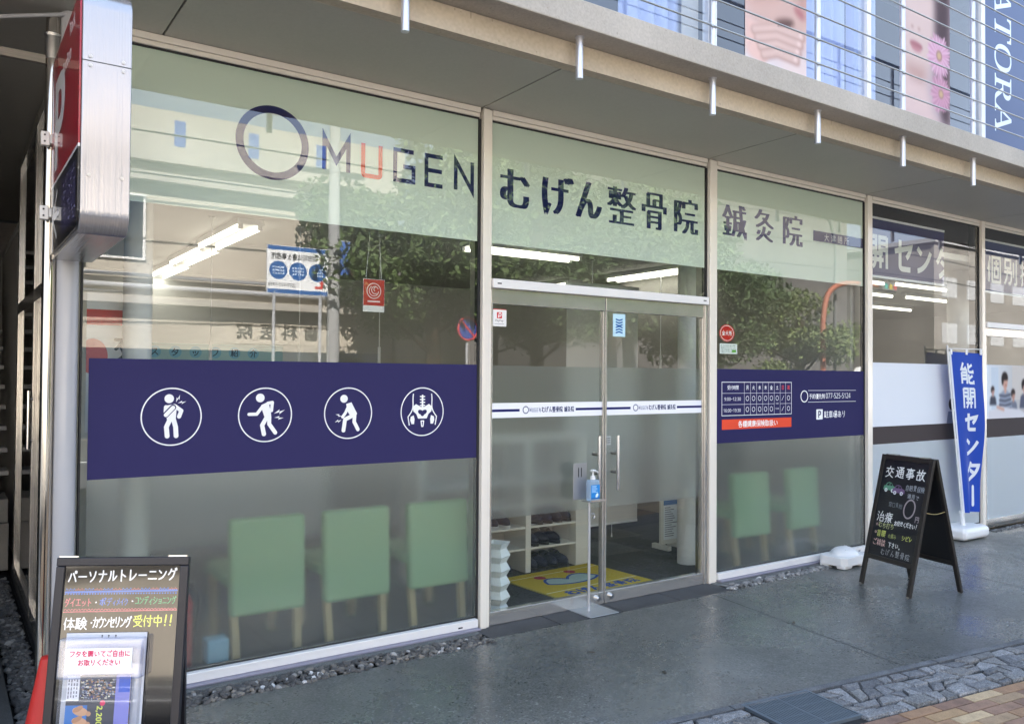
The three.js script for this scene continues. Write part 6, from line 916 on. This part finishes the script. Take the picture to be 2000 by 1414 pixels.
// street trees
const leafMats = [[0.09, 0.145, 0.03], [0.065, 0.115, 0.026], [0.12, 0.165, 0.035]].map((c) => phy(c, 0.7, { transmission: 0.3, thickness: 0, side: THREE.DoubleSide }));
function tree(x, z, h, r, n, label, tone) {
  const t = thing('street_tree', label, 'tree', [x, 0.06, z], 0, 'street trees on the far pavement'), limbs = [tube([[0, -0.05, 0], [0.06, h * 0.2, 0.04], [-0.05, h * 0.42, 0], [0.05, h * 0.72, 0.05]], 0.13 + h * 0.008, 24, 10)], ends = [];
  for (let i = 0; i < 11; i++) { const a = i * 2.4 + rr(-0.3, 0.3), y0 = h * rr(0.2, 0.58), R = r * rr(0.55, 0.95), y1 = y0 + h * rr(0.1, 0.32); limbs.push(tube([[0, y0, 0], [Math.cos(a) * R * 0.45, y0 + (y1 - y0) * 0.4, Math.sin(a) * R * 0.45], [Math.cos(a) * R, y1, Math.sin(a) * R]], 0.045, 12, 6)); ends.push([Math.cos(a) * R, y1, Math.sin(a) * R]); for (let k = 0; k < 2; k++) ends.push([Math.cos(a) * R * rr(0.3, 0.7) + rr(-0.4, 0.4), y0 + (y1 - y0) * 0.6 + rr(0, 0.7), Math.sin(a) * R * rr(0.3, 0.7) + rr(-0.4, 0.4)]); }
  ends.push([0, h * 0.86, 0], [0.3, h * 0.8, -0.3]);
  part(t, 'trunk', limbs, std([0.22, 0.18, 0.14], 0.9, { map: rep(tBark, 2) }));
  const P = new Float32Array(n * 18), v = new THREE.Vector3(), q = new THREE.Quaternion(), e = new THREE.Euler();
  for (let i = 0; i < n; i++) {
    const c = ends[Math.floor(rnd() * ends.length)], s = rr(0.06, 0.115), rad = r * 0.36 * Math.cbrt(rnd()), th = rr(0, 6.283), ph = Math.acos(rr(-1, 1)), cx = c[0] + rad * Math.sin(ph) * Math.cos(th), cy = c[1] + rad * 0.7 * Math.cos(ph), cz = c[2] + rad * Math.sin(ph) * Math.sin(th);
    q.setFromEuler(e.set(rr(-1, 1), rr(0, 6.28), rr(-1, 1)));
    [[-1, 0], [0, -0.55], [1, 0], [-1, 0], [1, 0], [0, 0.55]].forEach(([a, b], k) => { v.set(a * s, 0, b * s).applyQuaternion(q); P.set([cx + v.x, cy + v.y, cz + v.z], i * 18 + k * 3); });
  }
  const g = new THREE.BufferGeometry().setAttribute('position', new THREE.BufferAttribute(P, 3)); g.computeVertexNormals();
  part(t, 'crown', g, leafMats[tone]);
}
tree(9.9, 13.6, 8.6, 2.9, 22000, 'broad street tree nearest the beige building, bright green', 0);
tree(13.2, 13.8, 8.4, 3.0, 22000, 'second street tree from the beige building', 1);
tree(16.4, 13.6, 8.0, 2.9, 20000, 'third street tree from the beige building', 0);
tree(19.6, 13.8, 7.0, 2.6, 18000, 'fourth street tree from the beige building, dark crown', 1);
tree(24.9, 14.0, 4.9, 1.9, 12000, 'short round street tree near the arched pole', 2);
tree(15.5, 19.5, 9.5, 3.4, 20000, 'tall tree behind the second street tree, past the low wall', 1);
tree(20.5, 19.0, 9.0, 3.4, 20000, 'tall tree behind the fourth street tree, past the low wall', 1);
tree(27.5, 20.5, 8.0, 3.2, 16000, 'tall tree past the low wall near the arched pole', 1);
// low hedge and wall under the trees
{
  const w = thing('garden_wall', 'low pale wall behind the street trees', 'wall', [0, 0, 15.2]); part(w, 'wall', muv(span(12.4, 40, 0.06, 1.75, 0, 0.2)), std([0.58, 0.56, 0.52], 0.85, { map: rep(tCast, 0.4) })); part(w, 'coping', span(12.4, 40, 1.752, 1.83, -0.05, 0.25), M.curb);
  const n = 16000, P = new Float32Array(n * 9), v = new THREE.Vector3(), q = new THREE.Quaternion(), e = new THREE.Euler(); for (let i = 0; i < n; i++) { const cx = rr(10.2, 32), cz = 14.6 + rr(-0.45, 0.45), cy = 0.1 + rnd() * (1.25 + 0.3 * Math.sin(cx * 1.7)), s = rr(0.06, 0.12); q.setFromEuler(e.set(rr(-1.2, 1.2), rr(0, 6.28), rr(-1.2, 1.2))); [[-1, 0], [1, -0.4], [0.8, 0.6]].forEach(([a, b], k) => { v.set(a * s, 0, b * s).applyQuaternion(q); P.set([cx + v.x, cy + v.y, cz + v.z], i * 9 + k * 3); }); }
  const g = new THREE.BufferGeometry().setAttribute('position', new THREE.BufferAttribute(P, 3)); g.computeVertexNormals(); const o = part(scene, 'hedge', g, leafMats[1]); o.userData = { kind: 'stuff', label: 'long low hedge under the street trees', category: 'hedge' };
}
{ // white van parked across the street
  const t = thing('parked_van', 'white van parked across the street', 'van', [27.0, -0.03, 11.2]);
  const s = new THREE.Shape(); [[-2.1, 0.35], [-2.15, 0.9], [-2.0, 1.75], [-1.8, 1.9], [0.9, 1.9], [1.25, 1.75], [1.7, 1.1], [2.15, 0.95], [2.2, 0.4]].forEach((p, i) => i ? s.lineTo(...p) : s.moveTo(...p));
  part(t, 'body', new THREE.ExtrudeGeometry(s, { depth: 1.6, bevelEnabled: true, bevelSize: 0.05, bevelThickness: 0.05, bevelSegments: 2 }).translate(0, 0, -0.8), M.white);
  for (const [a, b] of [[-1.8, -0.7], [-0.6, 0.3], [0.4, 1.25]]) part(t, 'window', span(a, b, 1.15, 1.7, -0.862, -0.852), M.glassDark);
  for (const x of [-1.3, 1.4]) for (const z of [-0.78, 0.78]) { const w = grp(t, 'wheel'); part(w, 'tyre', rod([x, 0.32, z - 0.1], [x, 0.32, z + 0.1], 0.32, 24), M.rubber); part(w, 'rim', rod([x, 0.32, z - 0.11], [x, 0.32, z + 0.11], 0.19, 18), M.steelDark); }
}
for (const o of scene.children) if (o.isGroup || o.isMesh) shadows(o);
renderer.render(scene, camera);
